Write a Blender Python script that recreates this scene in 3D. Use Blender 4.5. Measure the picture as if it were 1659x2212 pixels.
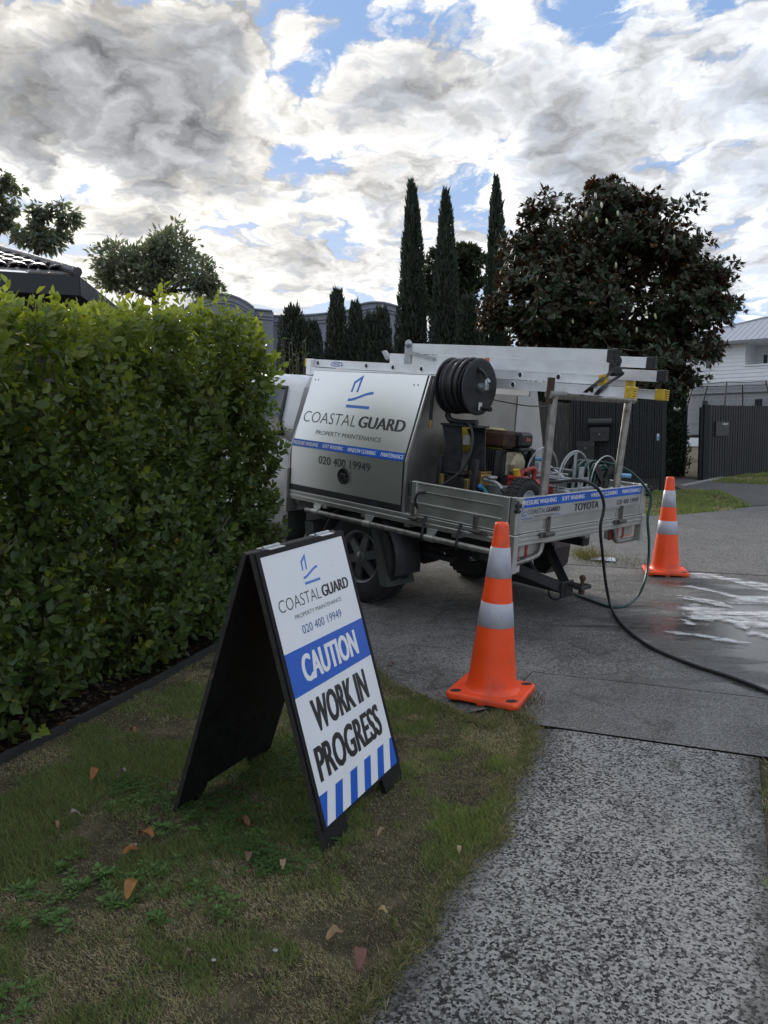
import bpy, bmesh, math, random
import numpy as np
from mathutils import Matrix, Vector, Quaternion

for _o in list(bpy.data.objects):
    bpy.data.objects.remove(_o)
scene = bpy.context.scene
COL = scene.collection
rad = math.radians

# ------------------------------------------------------------------ camera
CAM = np.array([0.0, 0.0, 1.40])
FOC, CX, CY = 1661.0, 829.5, 1106.0          # photo measured on a 1659 x 2212 copy
def _cam_axes(pitch, roll):
    p, r = rad(pitch), rad(roll)
    fwd = np.array([0, math.cos(p), -math.sin(p)]); right = np.array([1.0, 0, 0])
    down = np.array([0, -math.sin(p), -math.cos(p)])
    return np.array([math.cos(r)*right - math.sin(r)*down, math.sin(r)*right + math.cos(r)*down, fwd])
CAX = _cam_axes(6.4, -1.0)
cam_d = bpy.data.cameras.new('camera')
cam_d.sensor_fit = 'VERTICAL'; cam_d.sensor_height = 36.0
cam_d.lens = 36.0*FOC/2212.0
cam_d.clip_start = 0.05; cam_d.clip_end = 2000
cam = bpy.data.objects.new('camera', cam_d); COL.objects.link(cam)
_m = Matrix.Identity(4)
for i in range(3):
    _m[i][0] = CAX[0][i]; _m[i][1] = -CAX[1][i]; _m[i][2] = -CAX[2][i]; _m[i][3] = CAM[i]
cam.matrix_world = _m
scene.camera = cam

def ray(u, v):
    return CAX.T @ np.array([(u-CX)/FOC, (v-CY)/FOC, 1.0])
def atz(u, v, z=0.0):                        # photo point -> point on the level plane z
    d = ray(u, v); return CAM + d*((z-CAM[2])/d[2])
def atY(u, v, Y):                            # photo point -> point at distance Y in front
    d = ray(u, v); return CAM + d*(Y/d[1])

# ------------------------------------------------------------------ light, sky, exposure
SUN_EL, SUN_AZ = rad(18.0), rad(-19.5)       # low sun behind cloud, ahead and to the left
SUND = Vector((math.sin(SUN_AZ)*math.cos(SUN_EL), math.cos(SUN_AZ)*math.cos(SUN_EL), math.sin(SUN_EL)))
sun_d = bpy.data.lights.new('sun', 'SUN'); sun_d.energy = 2.5; sun_d.angle = rad(18); sun_d.color = (1.0, 0.94, 0.85)
sun = bpy.data.objects.new('sun', sun_d); COL.objects.link(sun)
sun.rotation_euler = SUND.to_track_quat('Z', 'Y').to_euler()
scene.view_settings.view_transform = 'Standard'
scene.view_settings.look = 'None'
scene.view_settings.exposure = 0.74
scene.view_settings.gamma = 1.0
scene.view_settings.use_curve_mapping = False

class NT:
    """small helper for node graphs"""
    def __init__(s, tree): s.t = tree
    def n(s, typ, **kw):
        nd = s.t.nodes.new(typ)
        for k, v in kw.items(): setattr(nd, k, v)
        return nd
    def put(s, sock, v):
        if hasattr(v, 'is_output'): s.t.links.new(v, sock)
        elif v is not None:
            if isinstance(v, (tuple, list)) and len(v) == 3 and sock.type == 'RGBA': v = (*v, 1)
            sock.default_value = v
    def math(s, op, a, b=None, c=None, clamp=False):
        nd = s.n('ShaderNodeMath', operation=op, use_clamp=clamp)
        for i, v in enumerate((a, b, c)):
            if v is not None: s.put(nd.inputs[i], v)
        return nd.outputs[0]
    def vec(s, op, a, b=None, scale=None):
        nd = s.n('ShaderNodeVectorMath', operation=op)
        s.put(nd.inputs[0], a)
        if b is not None: s.put(nd.inputs[1], b)
        if scale is not None: s.put(nd.inputs['Scale'], scale)
        return nd.outputs['Value'] if op in ('DOT_PRODUCT', 'LENGTH', 'DISTANCE') else nd.outputs[0]
    def noise(s, v, scale, detail=4, rough=.55, dist=0.0, out='Fac'):
        nd = s.n('ShaderNodeTexNoise'); 
        if v is not None: s.put(nd.inputs['Vector'], v)
        for k, x in (('Scale', scale), ('Detail', detail), ('Roughness', rough), ('Distortion', dist)): s.put(nd.inputs[k], x)
        return nd.outputs[out]
    def voro(s, v, scale, feature='F1', out='Distance'):
        nd = s.n('ShaderNodeTexVoronoi', feature=feature)
        if v is not None: s.put(nd.inputs['Vector'], v)
        s.put(nd.inputs['Scale'], scale); return nd.outputs[out]
    def step(s, v, a, b, lo=0.0, hi=1.0):
        nd = s.n('ShaderNodeMapRange', interpolation_type='SMOOTHSTEP')
        for i, x in enumerate((v, a, b, lo, hi)): s.put(nd.inputs[i], x)
        return nd.outputs[0]
    def mix(s, f, a, b, blend='MIX'):
        nd = s.n('ShaderNodeMix', data_type='RGBA', blend_type=blend)
        s.put(nd.inputs[0], f); s.put(nd.inputs[6], a); s.put(nd.inputs[7], b); return nd.outputs[2]
    def sep(s, v):
        nd = s.n('ShaderNodeSeparateXYZ'); s.put(nd.inputs[0], v); return nd.outputs
    def comb(s, x, y, z=0.0):
        nd = s.n('ShaderNodeCombineXYZ')
        for i, v in enumerate((x, y, z)): s.put(nd.inputs[i], v)
        return nd.outputs[0]

world = bpy.data.worlds.new('World'); scene.world = world; world.use_nodes = True
world.cycles.sampling_method = 'MANUAL'; world.cycles.sample_map_resolution = 512
_t = world.node_tree; _t.nodes.clear(); W = NT(_t)
sky = W.n('ShaderNodeTexSky', sky_type='NISHITA', sun_disc=False, sun_elevation=SUN_EL, sun_rotation=SUN_AZ,
          altitude=20, air_density=1.0, dust_density=1.2, ozone_density=2.0)
_dir = W.vec('NORMALIZE', W.n('ShaderNodeTexCoord').outputs['Generated'])
_x, _y, _z = W.sep(_dir)
_zc = W.math('ADD', W.math('MAXIMUM', _z, 0.0), 0.24)
_uv = W.comb(W.math('DIVIDE', _x, _zc), W.math('DIVIDE', _y, _zc), 0.0)
def noise2(p, scale, detail, rough, out='Fac'):
    nd = W.n('ShaderNodeTexNoise', noise_dimensions='2D'); W.put(nd.inputs['Vector'], p)
    for k, x in (('Scale', scale), ('Detail', detail), ('Roughness', rough)): nd.inputs[k].default_value = x
    return nd.outputs[out]
def cells(p, scale, detail, rough):
    nd = W.n('ShaderNodeTexVoronoi', voronoi_dimensions='2D', feature='F1'); W.put(nd.inputs['Vector'], p)
    for k, x in (('Scale', scale), ('Detail', detail), ('Roughness', rough), ('Lacunarity', 2.3)): nd.inputs[k].default_value = x
    return nd.outputs['Distance']
_w1 = W.vec('SCALE', W.vec('SUBTRACT', noise2(_uv, 3.0, 3, .55, 'Color'), (.5, .5, .5)), scale=.30)
_w2 = W.vec('SCALE', W.vec('SUBTRACT', noise2(_uv, 14.0, 4, .65, 'Color'), (.5, .5, .5)), scale=.085)
_uvw = W.vec('ADD', W.vec('ADD', _uv, _w1), _w2)
def cloud_noise(p):
    big = noise2(W.vec('ADD', p, (3.1, 7.7, 0)), 1.1, 2, .5)
    d = W.math('MULTIPLY_ADD', W.math('SUBTRACT', big, .5), 1.5, 1.12)
    return W.math('MULTIPLY_ADD', W.math('SUBTRACT', .42, cells(p, 3.5, 3, .58)), 1.25, d)
base = cloud_noise(_uvw)
toward = Vector((SUND.x, SUND.y, 0)).normalized()*.05
base2 = cloud_noise(W.vec('ADD', _uvw, (toward.x-.03, toward.y, 0)))
n_fine = noise2(W.vec('ADD', _uvw, (9.0, 1.0, 0)), 9.0, 6, .62)
n_bil = n_fine
cos_s = W.vec('DOT_PRODUCT', _dir, tuple(SUND))
dens = W.math('MULTIPLY_ADD', W.math('SUBTRACT', n_fine, .5), .80, W.math('SUBTRACT', base, W.step(cos_s, .75, -.6, -.12, .04)))
# large clouds and gaps of this sky, as directions (photo point, spread in degrees, amount)
CLOUDS = [(230,120,5.0,.48),(420,150,4.4,.48),(150,215,3.6,.36),(320,345,2.8,.60),(450,320,2.6,.30),(935,245,4.4,.36),(1140,180,4.0,.25),
  (240,430,3.8,.22),(860,60,5.0,.20),(1100,60,4.0,.20),(1500,220,5.0,.24),(560,510,4.0,.14),(720,560,4.0,.20),(1530,560,5.0,.15),(1250,260,4.0,.24),(780,300,4.0,.15),
  (640,150,1.9,-0.43),(600,185,1.4,-0.31),(700,105,1.5,-0.35),(745,85,1.2,-0.27),(545,90,1.0,-0.23),(1265,70,2.0,-0.39),(1230,15,1.8,-0.35),(1340,20,1.6,-0.31),(1320,145,1.3,-0.39),(1290,110,1.2,-0.23),(600,365,1.6,-0.39),(545,355,.9,-0.23),(650,400,1.1,-0.27),(760,420,1.0,-0.23),(1080,312,1.0,-0.43),(1120,308,.9,-0.31),(1400,365,1.4,-0.35),(1470,335,1.4,-0.35),(1340,380,1.1,-0.23),
  (1600,300,1.9,-0.39),(415,425,1.2,-0.43),(480,470,1.1,-0.35),(1570,430,1.3,-0.23),(1480,15,3.0,-0.31),(570,600,2.8,-0.35),(60,30,1.6,-0.20),(150,545,2.4,-0.31)]
for (u, v, sg, am) in CLOUDS:
    d = ray(u, v); d = d/np.linalg.norm(d)
    k = W.vec('DOT_PRODUCT', _dir, tuple(d))
    e = W.math('POWER', W.math('MAXIMUM', k, 0.0), 1.0/(1-math.cos(rad(sg))))
    dens = W.math('MULTIPLY_ADD', e, am, dens)
cover = W.step(dens, .06, .52)
thick = W.step(dens, .58, 1.50)
relief = W.math('MULTIPLY', W.math('SUBTRACT', base, base2), .75)
cosun = W.math('MAXIMUM', W.vec('DOT_PRODUCT', _dir, tuple(SUND)), 0.0)
glow = W.math('ADD', W.math('MULTIPLY', W.math('POWER', cosun, 12.0), .22), W.math('MULTIPLY', W.math('POWER', cosun, 400.0), .9))
near_sun = W.math('POWER', cosun, 7.0)
puff = W.math('MAXIMUM', W.math('ADD', 1.0, W.math('MULTIPLY_ADD', W.math('SUBTRACT', n_fine, .5), .7, relief)), .45)
lit = W.mix(near_sun, (5.2, 5.45, 5.85), (5.5, 5.28, 4.9))
dark = W.mix(near_sun, (3.2, 3.5, 4.0), (2.35, 2.4, 2.5))
ccol = W.mix(thick, lit, dark)
ccol = W.vec('SCALE', ccol, scale=W.math('MULTIPLY', puff, W.math('ADD', 1.0, W.math('MULTIPLY', glow, W.math('SUBTRACT', 1.0, W.math('MULTIPLY', thick, .9))))))
blue = W.vec('ADD', W.vec('SCALE', sky.outputs[0], scale=.05), W.mix(W.step(_z, .0, .40), (3.6, 4.4, 5.6), (1.6, 2.6, 4.5)))
skyc = W.mix(cover, blue, ccol)
bg = W.n('ShaderNodeBackground'); W.put(bg.inputs['Color'], skyc); bg.inputs['Strength'].default_value = 0.10
W.put(W.n('ShaderNodeOutputWorld').inputs['Surface'], bg.outputs[0])

# ------------------------------------------------------------------ helpers: materials
def mat(name, base, rough=.6, metal=0.0, var=.12, scale=12.0, bump=0.0, bscale=60.0, spec=.5, dirt=None, coat=0.0, stretch=None, rvar=.1):
    """procedural Principled material: base colour broken up by noise, optional dirt and fine relief"""
    m = bpy.data.materials.new(name); m.use_nodes = True
    t = m.node_tree; p = t.nodes['Principled BSDF']; N = NT(t)
    co = N.n('ShaderNodeTexCoord').outputs['Object']
    if stretch: co = N.vec('MULTIPLY', co, stretch)
    nz = N.noise(co, scale, 6, .6)
    lo = tuple(max(0, c*(1-var)) for c in base); hi = tuple(min(1, c*(1+var)) for c in base)
    c = N.mix(N.step(nz, .3, .7), lo, hi)
    if dirt:
        dcol, amt = dirt
        dn = N.noise(co, scale*.45, 8, .7)
        c = N.mix(N.step(dn, .62-amt*.4, .78-amt*.2), c, dcol)
    N.put(p.inputs['Base Color'], c)
    N.put(p.inputs['Roughness'], N.step(nz, .25, .75, max(.02, rough-rvar), min(1, rough+rvar)))
    p.inputs['Metallic'].default_value = metal
    p.inputs['Specular IOR Level'].default_value = spec
    p.inputs['Coat Weight'].default_value = coat
    if bump:
        b = N.n('ShaderNodeBump'); b.inputs['Strength'].default_value = 1.0; b.inputs['Distance'].default_value = bump
        N.put(b.inputs['Height'], N.noise(co, bscale, 5, .6)); N.put(p.inputs['Normal'], b.outputs[0])
    return m

def leaf_mat(name, gloss=.35, trans=.45, tint=(1.25, 1.3, .55), back=None):
    """leaf: colour from the 'Col' attribute, lets light through; optional underside colour"""
    m = bpy.data.materials.new(name); m.use_nodes = True
    t = m.node_tree; p = t.nodes['Principled BSDF']; N = NT(t)
    a = N.n('ShaderNodeAttribute', attribute_name='Col').outputs['Color']
    nz = N.noise(N.n('ShaderNodeTexCoord').outputs['Object'], 9, 4, .6)
    c = N.mix(N.step(nz, .3, .7), N.mix(1.0, a, (.82, .85, .8), 'MULTIPLY'), a)
    if back:
        c = N.mix(N.n('ShaderNodeNewGeometry').outputs['Backfacing'], c, back)
    N.put(p.inputs['Base Color'], c); p.inputs['Roughness'].default_value = gloss
    tr = N.n('ShaderNodeBsdfTranslucent'); N.put(tr.inputs['Color'], N.mix(1.0, c, tint, 'MULTIPLY'))
    mx = N.n('ShaderNodeMixShader'); mx.inputs[0].default_value = trans
    t.links.new(p.outputs[0], mx.inputs[1]); t.links.new(tr.outputs[0], mx.inputs[2])
    t.links.new(mx.outputs[0], t.nodes['Material Output'].inputs['Surface'])
    return m

# ------------------------------------------------------------------ helpers: geometry
def V3(*a): return np.array(a, float)
def unit(v):
    v = np.asarray(v, float); return v/(np.linalg.norm(v)+1e-12)
class MB:
    """collects shapes; build() links them as ONE mesh object"""
    def __init__(s): s.v = []; s.f = []; s.sm = []
    def add(s, vs, fs, smooth=False):
        o = len(s.v); s.v.extend([tuple(map(float, x)) for x in vs])
        s.f.extend([tuple(o+i for i in f) for f in fs]); s.sm.extend([smooth]*len(fs)); return s
    def box(s, x0, x1, y0, y1, z0, z1, b=0.0, M=None):
        if x0 > x1: x0, x1 = x1, x0
        if y0 > y1: y0, y1 = y1, y0
        if z0 > z1: z0, z1 = z1, z0
        if b <= 0:
            vs = [(x, y, z) for x in (x0, x1) for y in (y0, y1) for z in (z0, z1)]
            fs = [(0,1,3,2),(4,6,7,5),(0,4,5,1),(2,3,7,6),(0,2,6,4),(1,5,7,3)]
        else:
            b = min(b, (x1-x0)*.49, (y1-y0)*.49, (z1-z0)*.49)
            vs = []; idx = {}
            X, Y, Z = (x0, x1), (y0, y1), (z0, z1)
            sg = (1, -1)
            for i in (0,1):
                for j in (0,1):
                    for k in (0,1):
                        for ax in range(3):
                            p = [X[i], Y[j], Z[k]]
                            for q in range(3):
                                if q != ax: p[q] += b*sg[(i,j,k)[q]]
                            idx[(i,j,k,ax)] = len(vs); vs.append(tuple(p))
            fs = []
            for ax in range(3):
                o1, o2 = [q for q in range(3) if q != ax]
                for e in (0,1):
                    loop = []
                    for (a_, b_) in ((0,0),(1,0),(1,1),(0,1)):
                        c = [0,0,0]; c[ax] = e; c[o1] = a_; c[o2] = b_; loop.append(idx[(*c, ax)])
                    if (e == 0) ^ (ax == 1): loop = loop[::-1]
                    fs.append(tuple(loop))
                    
            for ax in range(3):                      # edge chamfers running along ax
                o1, o2 = [q for q in range(3) if q != ax]
                for a_ in (0,1):
                    for b_ in (0,1):
                        c0 = [0,0,0]; c0[o1] = a_; c0[o2] = b_; c1 = list(c0); c1[ax] = 1
                        fs.append((idx[(*c0, o1)], idx[(*c1, o1)], idx[(*c1, o2)], idx[(*c0, o2)]))
            for i in (0,1):
                for j in (0,1):
                    for k in (0,1): fs.append(tuple(idx[(i,j,k,a)] for a in range(3)))
        if M is not None: vs = [tuple(M @ Vector(v)) for v in vs]
        return s.add(vs, fs)
    def tube(s, pts, r, n=10, cap=True, smooth=True, closed=False):
        P = [np.asarray(p, float) for p in pts]; rs = r if hasattr(r, '__len__') else [r]*len(P)
        L = len(P); rings = []; up = None
        for i in range(L):
            t = unit(P[(i+1) % L]-P[i-1]) if closed else unit(P[min(i+1, L-1)]-P[max(i-1, 0)])
            if up is None:
                up = np.cross(t, (0,0,1) if abs(t[2]) < .9 else (1,0,0))
            up = unit(up-t*np.dot(up, t)); w = np.cross(t, up)
            rings.append([P[i]+rs[i]*(math.cos(2*math.pi*k/n)*up+math.sin(2*math.pi*k/n)*w) for k in range(n)])
        vs = [v for R in rings for v in R]; fs = []
        for i in range(L if closed else L-1):
            j = (i+1) % L
            for k in range(n): fs.append((i*n+k, i*n+(k+1) % n, j*n+(k+1) % n, j*n+k))
        s.add(vs, fs, smooth)
        if cap and not closed:
            s.add(rings[0], [tuple(range(n-1, -1, -1))]); s.add(rings[-1], [tuple(range(n))])
        return s
    def cyl(s, a, b, r, n=16, r2=None): return s.tube([a, b], [r, r if r2 is None else r2], n)
    def lathe(s, prof, org, axis=(0,0,1), n=32, smooth=True, a0=0.0, a1=2*math.pi):
        ax = unit(axis); u = unit(np.cross(ax, (0,0,1) if abs(ax[2]) < .9 else (1,0,0))); w = np.cross(ax, u)
        full = abs(a1-a0-2*math.pi) < 1e-6; m = n if full else n+1
        vs = []; 
        for (r, h) in prof:
            for k in range(m):
                a = a0+(a1-a0)*k/n
                vs.append(np.asarray(org, float)+ax*h+r*(math.cos(a)*u+math.sin(a)*w))
        fs = []
        for i in range(len(prof)-1):
            for k in range(n):
                k2 = (k+1) % m if full else k+1
                fs.append((i*m+k, i*m+k2, (i+1)*m+k2, (i+1)*m+k))
        return s.add(vs, fs, smooth)
    def prism(s, poly, vec):
        """polygon (3-D points) pushed along vec"""
        n = len(poly); P = [np.asarray(p, float) for p in poly]; Q = [p+np.asarray(vec, float) for p in P]
        fs = [tuple(range(n-1, -1, -1)), tuple(range(n, 2*n))]+[(i, (i+1) % n, n+(i+1) % n, n+i) for i in range(n)]
        return s.add(P+Q, fs)
    def quad(s, a, b, c, d): return s.add([a, b, c, d], [(0,1,2,3)])
    def mesh(s, name, org=(0,0,0)):
        me = bpy.data.meshes.new(name)
        o = np.asarray(org, float)
        me.from_pydata([tuple(np.asarray(v)-o) for v in s.v], [], s.f)
        me.polygons.foreach_set('use_smooth', s.sm)
        bm = bmesh.new(); bm.from_mesh(me); bmesh.ops.recalc_face_normals(bm, faces=bm.faces); bm.to_mesh(me); bm.free()
        me.update(); return me
    def build(s, name, m, parent=None, org=None):
        if org is None: org = getattr(parent, 'org', (0,0,0)) if parent is not None else (0,0,0)
        return link(name, s.mesh(name, org), m, parent, org)
class Th:
    """a thing: Empty at its base + the origin its parts are measured from"""
    def __init__(s, e, org): s.e = e; s.org = org
def link(name, me, m, parent=None, org=(0,0,0)):
    o = bpy.data.objects.new(name, me); COL.objects.link(o)
    if m is not None and not me.materials: me.materials.append(m)
    if parent is not None: o.parent = parent.e
    else: o.location = tuple(org)
    return Th(o, org)
def tag(o, label=None, cat=None, group=None, kind=None):
    o = o.e if isinstance(o, Th) else o
    if label: o['label'] = label
    if cat: o['category'] = cat
    if group: o['group'] = group
    if kind: o['kind'] = kind
    return o
def thing(name, label, cat, org, group=None, frame=None):
    e = bpy.data.objects.new(name, None); COL.objects.link(e); e.empty_display_size = .1
    M = (frame or Matrix.Identity(4)) @ Matrix.Translation(Vector(tuple(map(float, org))))
    e.matrix_world = M
    tag(e, label, cat, group); return Th(e, np.asarray(org, float))
def crom(pts, n=8):
    P = [np.asarray(p, float) for p in pts]; P = [2*P[0]-P[1]]+P+[2*P[-1]-P[-2]]; out = []
    for i in range(1, len(P)-2):
        for k in range(n):
            t = k/n; a, b, c, d = P[i-1:i+3]
            out.append(.5*((2*b)+(c-a)*t+(2*a-5*b+4*c-d)*t*t+(3*b-a-3*c+d)*t**3))
    out.append(P[-2]); return out
def big_mesh(name, verts, faces, colors=None, smooth=True):
    """numpy arrays -> mesh; faces = list of (k, m) arrays of m-gons"""
    me = bpy.data.meshes.new(name); verts = np.asarray(verts, np.float32)
    me.vertices.add(len(verts)); me.vertices.foreach_set('co', verts.ravel())
    faces = [np.asarray(f, np.int32) for f in faces if len(f)]
    tot = sum(f.size for f in faces); nf = sum(len(f) for f in faces)
    me.loops.add(tot); me.polygons.add(nf)
    me.loops.foreach_set('vertex_index', np.concatenate([f.ravel() for f in faces]))
    st = []; o = 0
    for f in faces: st.append(o+np.arange(len(f))*f.shape[1]); o += f.size
    me.polygons.foreach_set('loop_start', np.concatenate(st).astype(np.int32))
    me.polygons.foreach_set('use_smooth', np.full(nf, smooth))
    if colors is not None:
        ca = me.color_attributes.new('Col', 'FLOAT_COLOR', 'POINT')
        c = np.ones((len(verts), 4), np.float32); c[:, :3] = colors; ca.data.foreach_set('color', c.ravel())
    me.update(calc_edges=True); me.validate(); return me
def frames(d, n):
    """per-row bases: y = d, z ~ n"""
    y = d/(np.linalg.norm(d, axis=1, keepdims=True)+1e-9); z = n-y*np.sum(n*y, 1, keepdims=True)
    z = z/(np.linalg.norm(z, axis=1, keepdims=True)+1e-9); x = np.cross(y, z)
    return np.stack([x, y, z], 2)
def scatter(name, tv, tf, pos, base, size, cols, tipcol=None):
    """copies of a small template (leaf, blade) as one mesh; size = (N,3)"""
    tv = np.asarray(tv, float); N = len(pos); k = len(tv)
    loc = tv[None]*size[:, None, :]
    v = np.einsum('nij,nkj->nki', base, loc)+pos[:, None, :]
    F = []
    for m in sorted({len(f) for f in tf}):
        t = np.array([f for f in tf if len(f) == m]); F.append((t[None]+np.arange(N)[:, None, None]*k).reshape(-1, m))
    return big_mesh(name, v.reshape(-1, 3), F, np.repeat(cols, k, 0))
LEAF_V = [(0,0,0),(-.34,.28,.07),(-.40,.58,.06),(0,1,-.10),(.40,.58,.06),(.34,.28,.07),(0,.30,-.03),(0,.64,-.06)]
LEAF_F = [(0,6,1),(1,6,7,2),(2,7,3),(0,5,6),(5,4,7,6),(4,3,7)]
LEAFS_V = [(0,0,0),(-.30,.45,.06),(0,1,-.06),(.30,.45,.06),(0,.5,-.02)]
LEAFS_F = [(0,4,1),(1,4,2),(0,3,4),(3,2,4)]
TUFT_V = [(-.5,0,0),(.5,0,0),(.3,.55,.06),(-.3,.55,.06),(0,1,-.05)]
TUFT_F = [(0,1,2,3),(3,2,4)]
RNG = np.random.default_rng(7)
def rsph(n):
    v = RNG.normal(size=(n, 3)); return v/np.linalg.norm(v, axis=1, keepdims=True)
def jit(c, n, a=.25, hue=.12):
    c = np.asarray(c, float); f = 1+RNG.uniform(-a, a, (n, 1)); h = 1+RNG.uniform(-hue, hue, (n, 3)); return np.clip(c*f*h, 0, 1)
_fonts = {}
def text_geo(txt, w, h, weight=0.0, shear=0.0, space=1.0):
    """outline letters as flat triangles fitted into a w x h box with its corner at 0,0"""
    cu = bpy.data.curves.new('t', 'FONT'); cu.body = txt; cu.size = 1; cu.offset = weight; cu.shear = shear; cu.space_character = space
    cu.resolution_u = 3
    o = bpy.data.objects.new('t', cu); COL.objects.link(o)
    dg = bpy.context.evaluated_depsgraph_get(); me = bpy.data.meshes.new_from_object(o.evaluated_get(dg))
    v = np.array([x.co[:] for x in me.vertices]); f = [tuple(p.vertices) for p in me.polygons]
    bpy.data.objects.remove(o); bpy.data.curves.remove(cu); bpy.data.meshes.remove(me)
    lo = v.min(0); hi = v.max(0); s = (hi-lo); s[s < 1e-6] = 1
    return (v[:, :2]-lo[:2])/s[:2]*np.array([w, h]), f
def letters(name, txt, m, parent, o, e1, e2, w, h, weight=0.0, shear=0.0, space=1.0, bold=0.0):
    """printed lettering lying in the plane o + e1, e2"""
    p, f = text_geo(txt, w, h, weight, shear, space); o, e1, e2 = (np.asarray(a, float) for a in (o, e1, e2))
    mb = MB(); n = np.cross(e1, e2)
    for k in ((-1, -.5, 0, .5, 1) if bold else (0,)): mb.add([o+e1*(a*(w-2*bold)/w+bold+k*bold)+e2*b+n*(.00012*k) for a, b in p], f)
    return mb.build(name, m, parent)

# ------------------------------------------------------------------ terrain: street frontage, rising towards the house
PD = np.array([.407, .914]); SD = np.array([-.914, .407])       # along the footpath / across it, towards the house
def gz(x, y):
    s = min(SD[0]*x+SD[1]*y, 9.0)-2.2
    return 0.0 if s <= 0 else .095*s*s/(s+.35)
def gz_np(x, y):
    s = np.minimum(SD[0]*x+SD[1]*y, 9.0)-2.2
    return np.where(s <= 0, 0.0, .095*s*s/(np.abs(s)+.35))
def xy(a, s): return (PD[0]*a+SD[0]*s, PD[1]*a+SD[1]*s)
def ong(u, v):                                                   # photo point -> ground
    z = 0.0
    for _ in range(12):
        p = atz(u, v, z); z = gz(p[0], p[1])
    return np.array([p[0], p[1], z])
def sheet(name, poly, m, lift, kind='structure', thick=0.0):
    """flat paving polygon draped on the ground"""
    bm = bmesh.new(); f = bm.faces.new([bm.verts.new((x, y, 0)) for x, y in poly])
    for s in (1.6, 2.2, 2.5, 2.8, 3.2, 3.7, 4.5, 5.5, 7, 9):
        bmesh.ops.bisect_plane(bm, geom=bm.verts[:]+bm.edges[:]+bm.faces[:], plane_co=(SD[0]*s, SD[1]*s, 0), plane_no=(SD[0], SD[1], 0))
    for a in (2, 4, 6, 8, 10, 14):
        bmesh.ops.bisect_plane(bm, geom=bm.verts[:]+bm.edges[:]+bm.faces[:], plane_co=(PD[0]*a, PD[1]*a, 0), plane_no=(PD[0], PD[1], 0))
    for v in bm.verts: v.co.z = gz(v.co.x, v.co.y)+lift
    bmesh.ops.recalc_face_normals(bm, faces=bm.faces)
    for f in bm.faces:
        if f.normal.z < 0: f.normal_flip()
    me = bpy.data.meshes.new(name); bm.to_mesh(me); bm.free()
    o = link(name, me, m); 
    if kind: tag(o, kind=kind)
    return o

def ground_mat(name):
    m = bpy.data.materials.new(name); m.use_nodes = True; t = m.node_tree; p = t.nodes['Principled BSDF']; N = NT(t)
    co = N.n('ShaderNodeTexCoord').outputs['Object']
    n1 = N.noise(co, 1.7, 6, .6); n2 = N.noise(co, 26, 6, .7); n3 = N.noise(co, 5, 5, .65)
    c = N.mix(N.step(n3, .42, .62), (.085, .066, .046), (.20, .165, .105))
    c = N.mix(N.step(n1, .44, .60), c, (.115, .105, .062))
    c = N.mix(N.step(n2, .35, .75), N.mix(1.0, c, (.5, .5, .5), 'MULTIPLY'), c)
    N.put(p.inputs['Base Color'], c); p.inputs['Roughness'].default_value = .95; p.inputs['Specular IOR Level'].default_value = .15
    b = N.n('ShaderNodeBump'); b.inputs['Distance'].default_value = .02; N.put(b.inputs['Height'], n2); N.put(p.inputs['Normal'], b.outputs[0])
    return m
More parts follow.
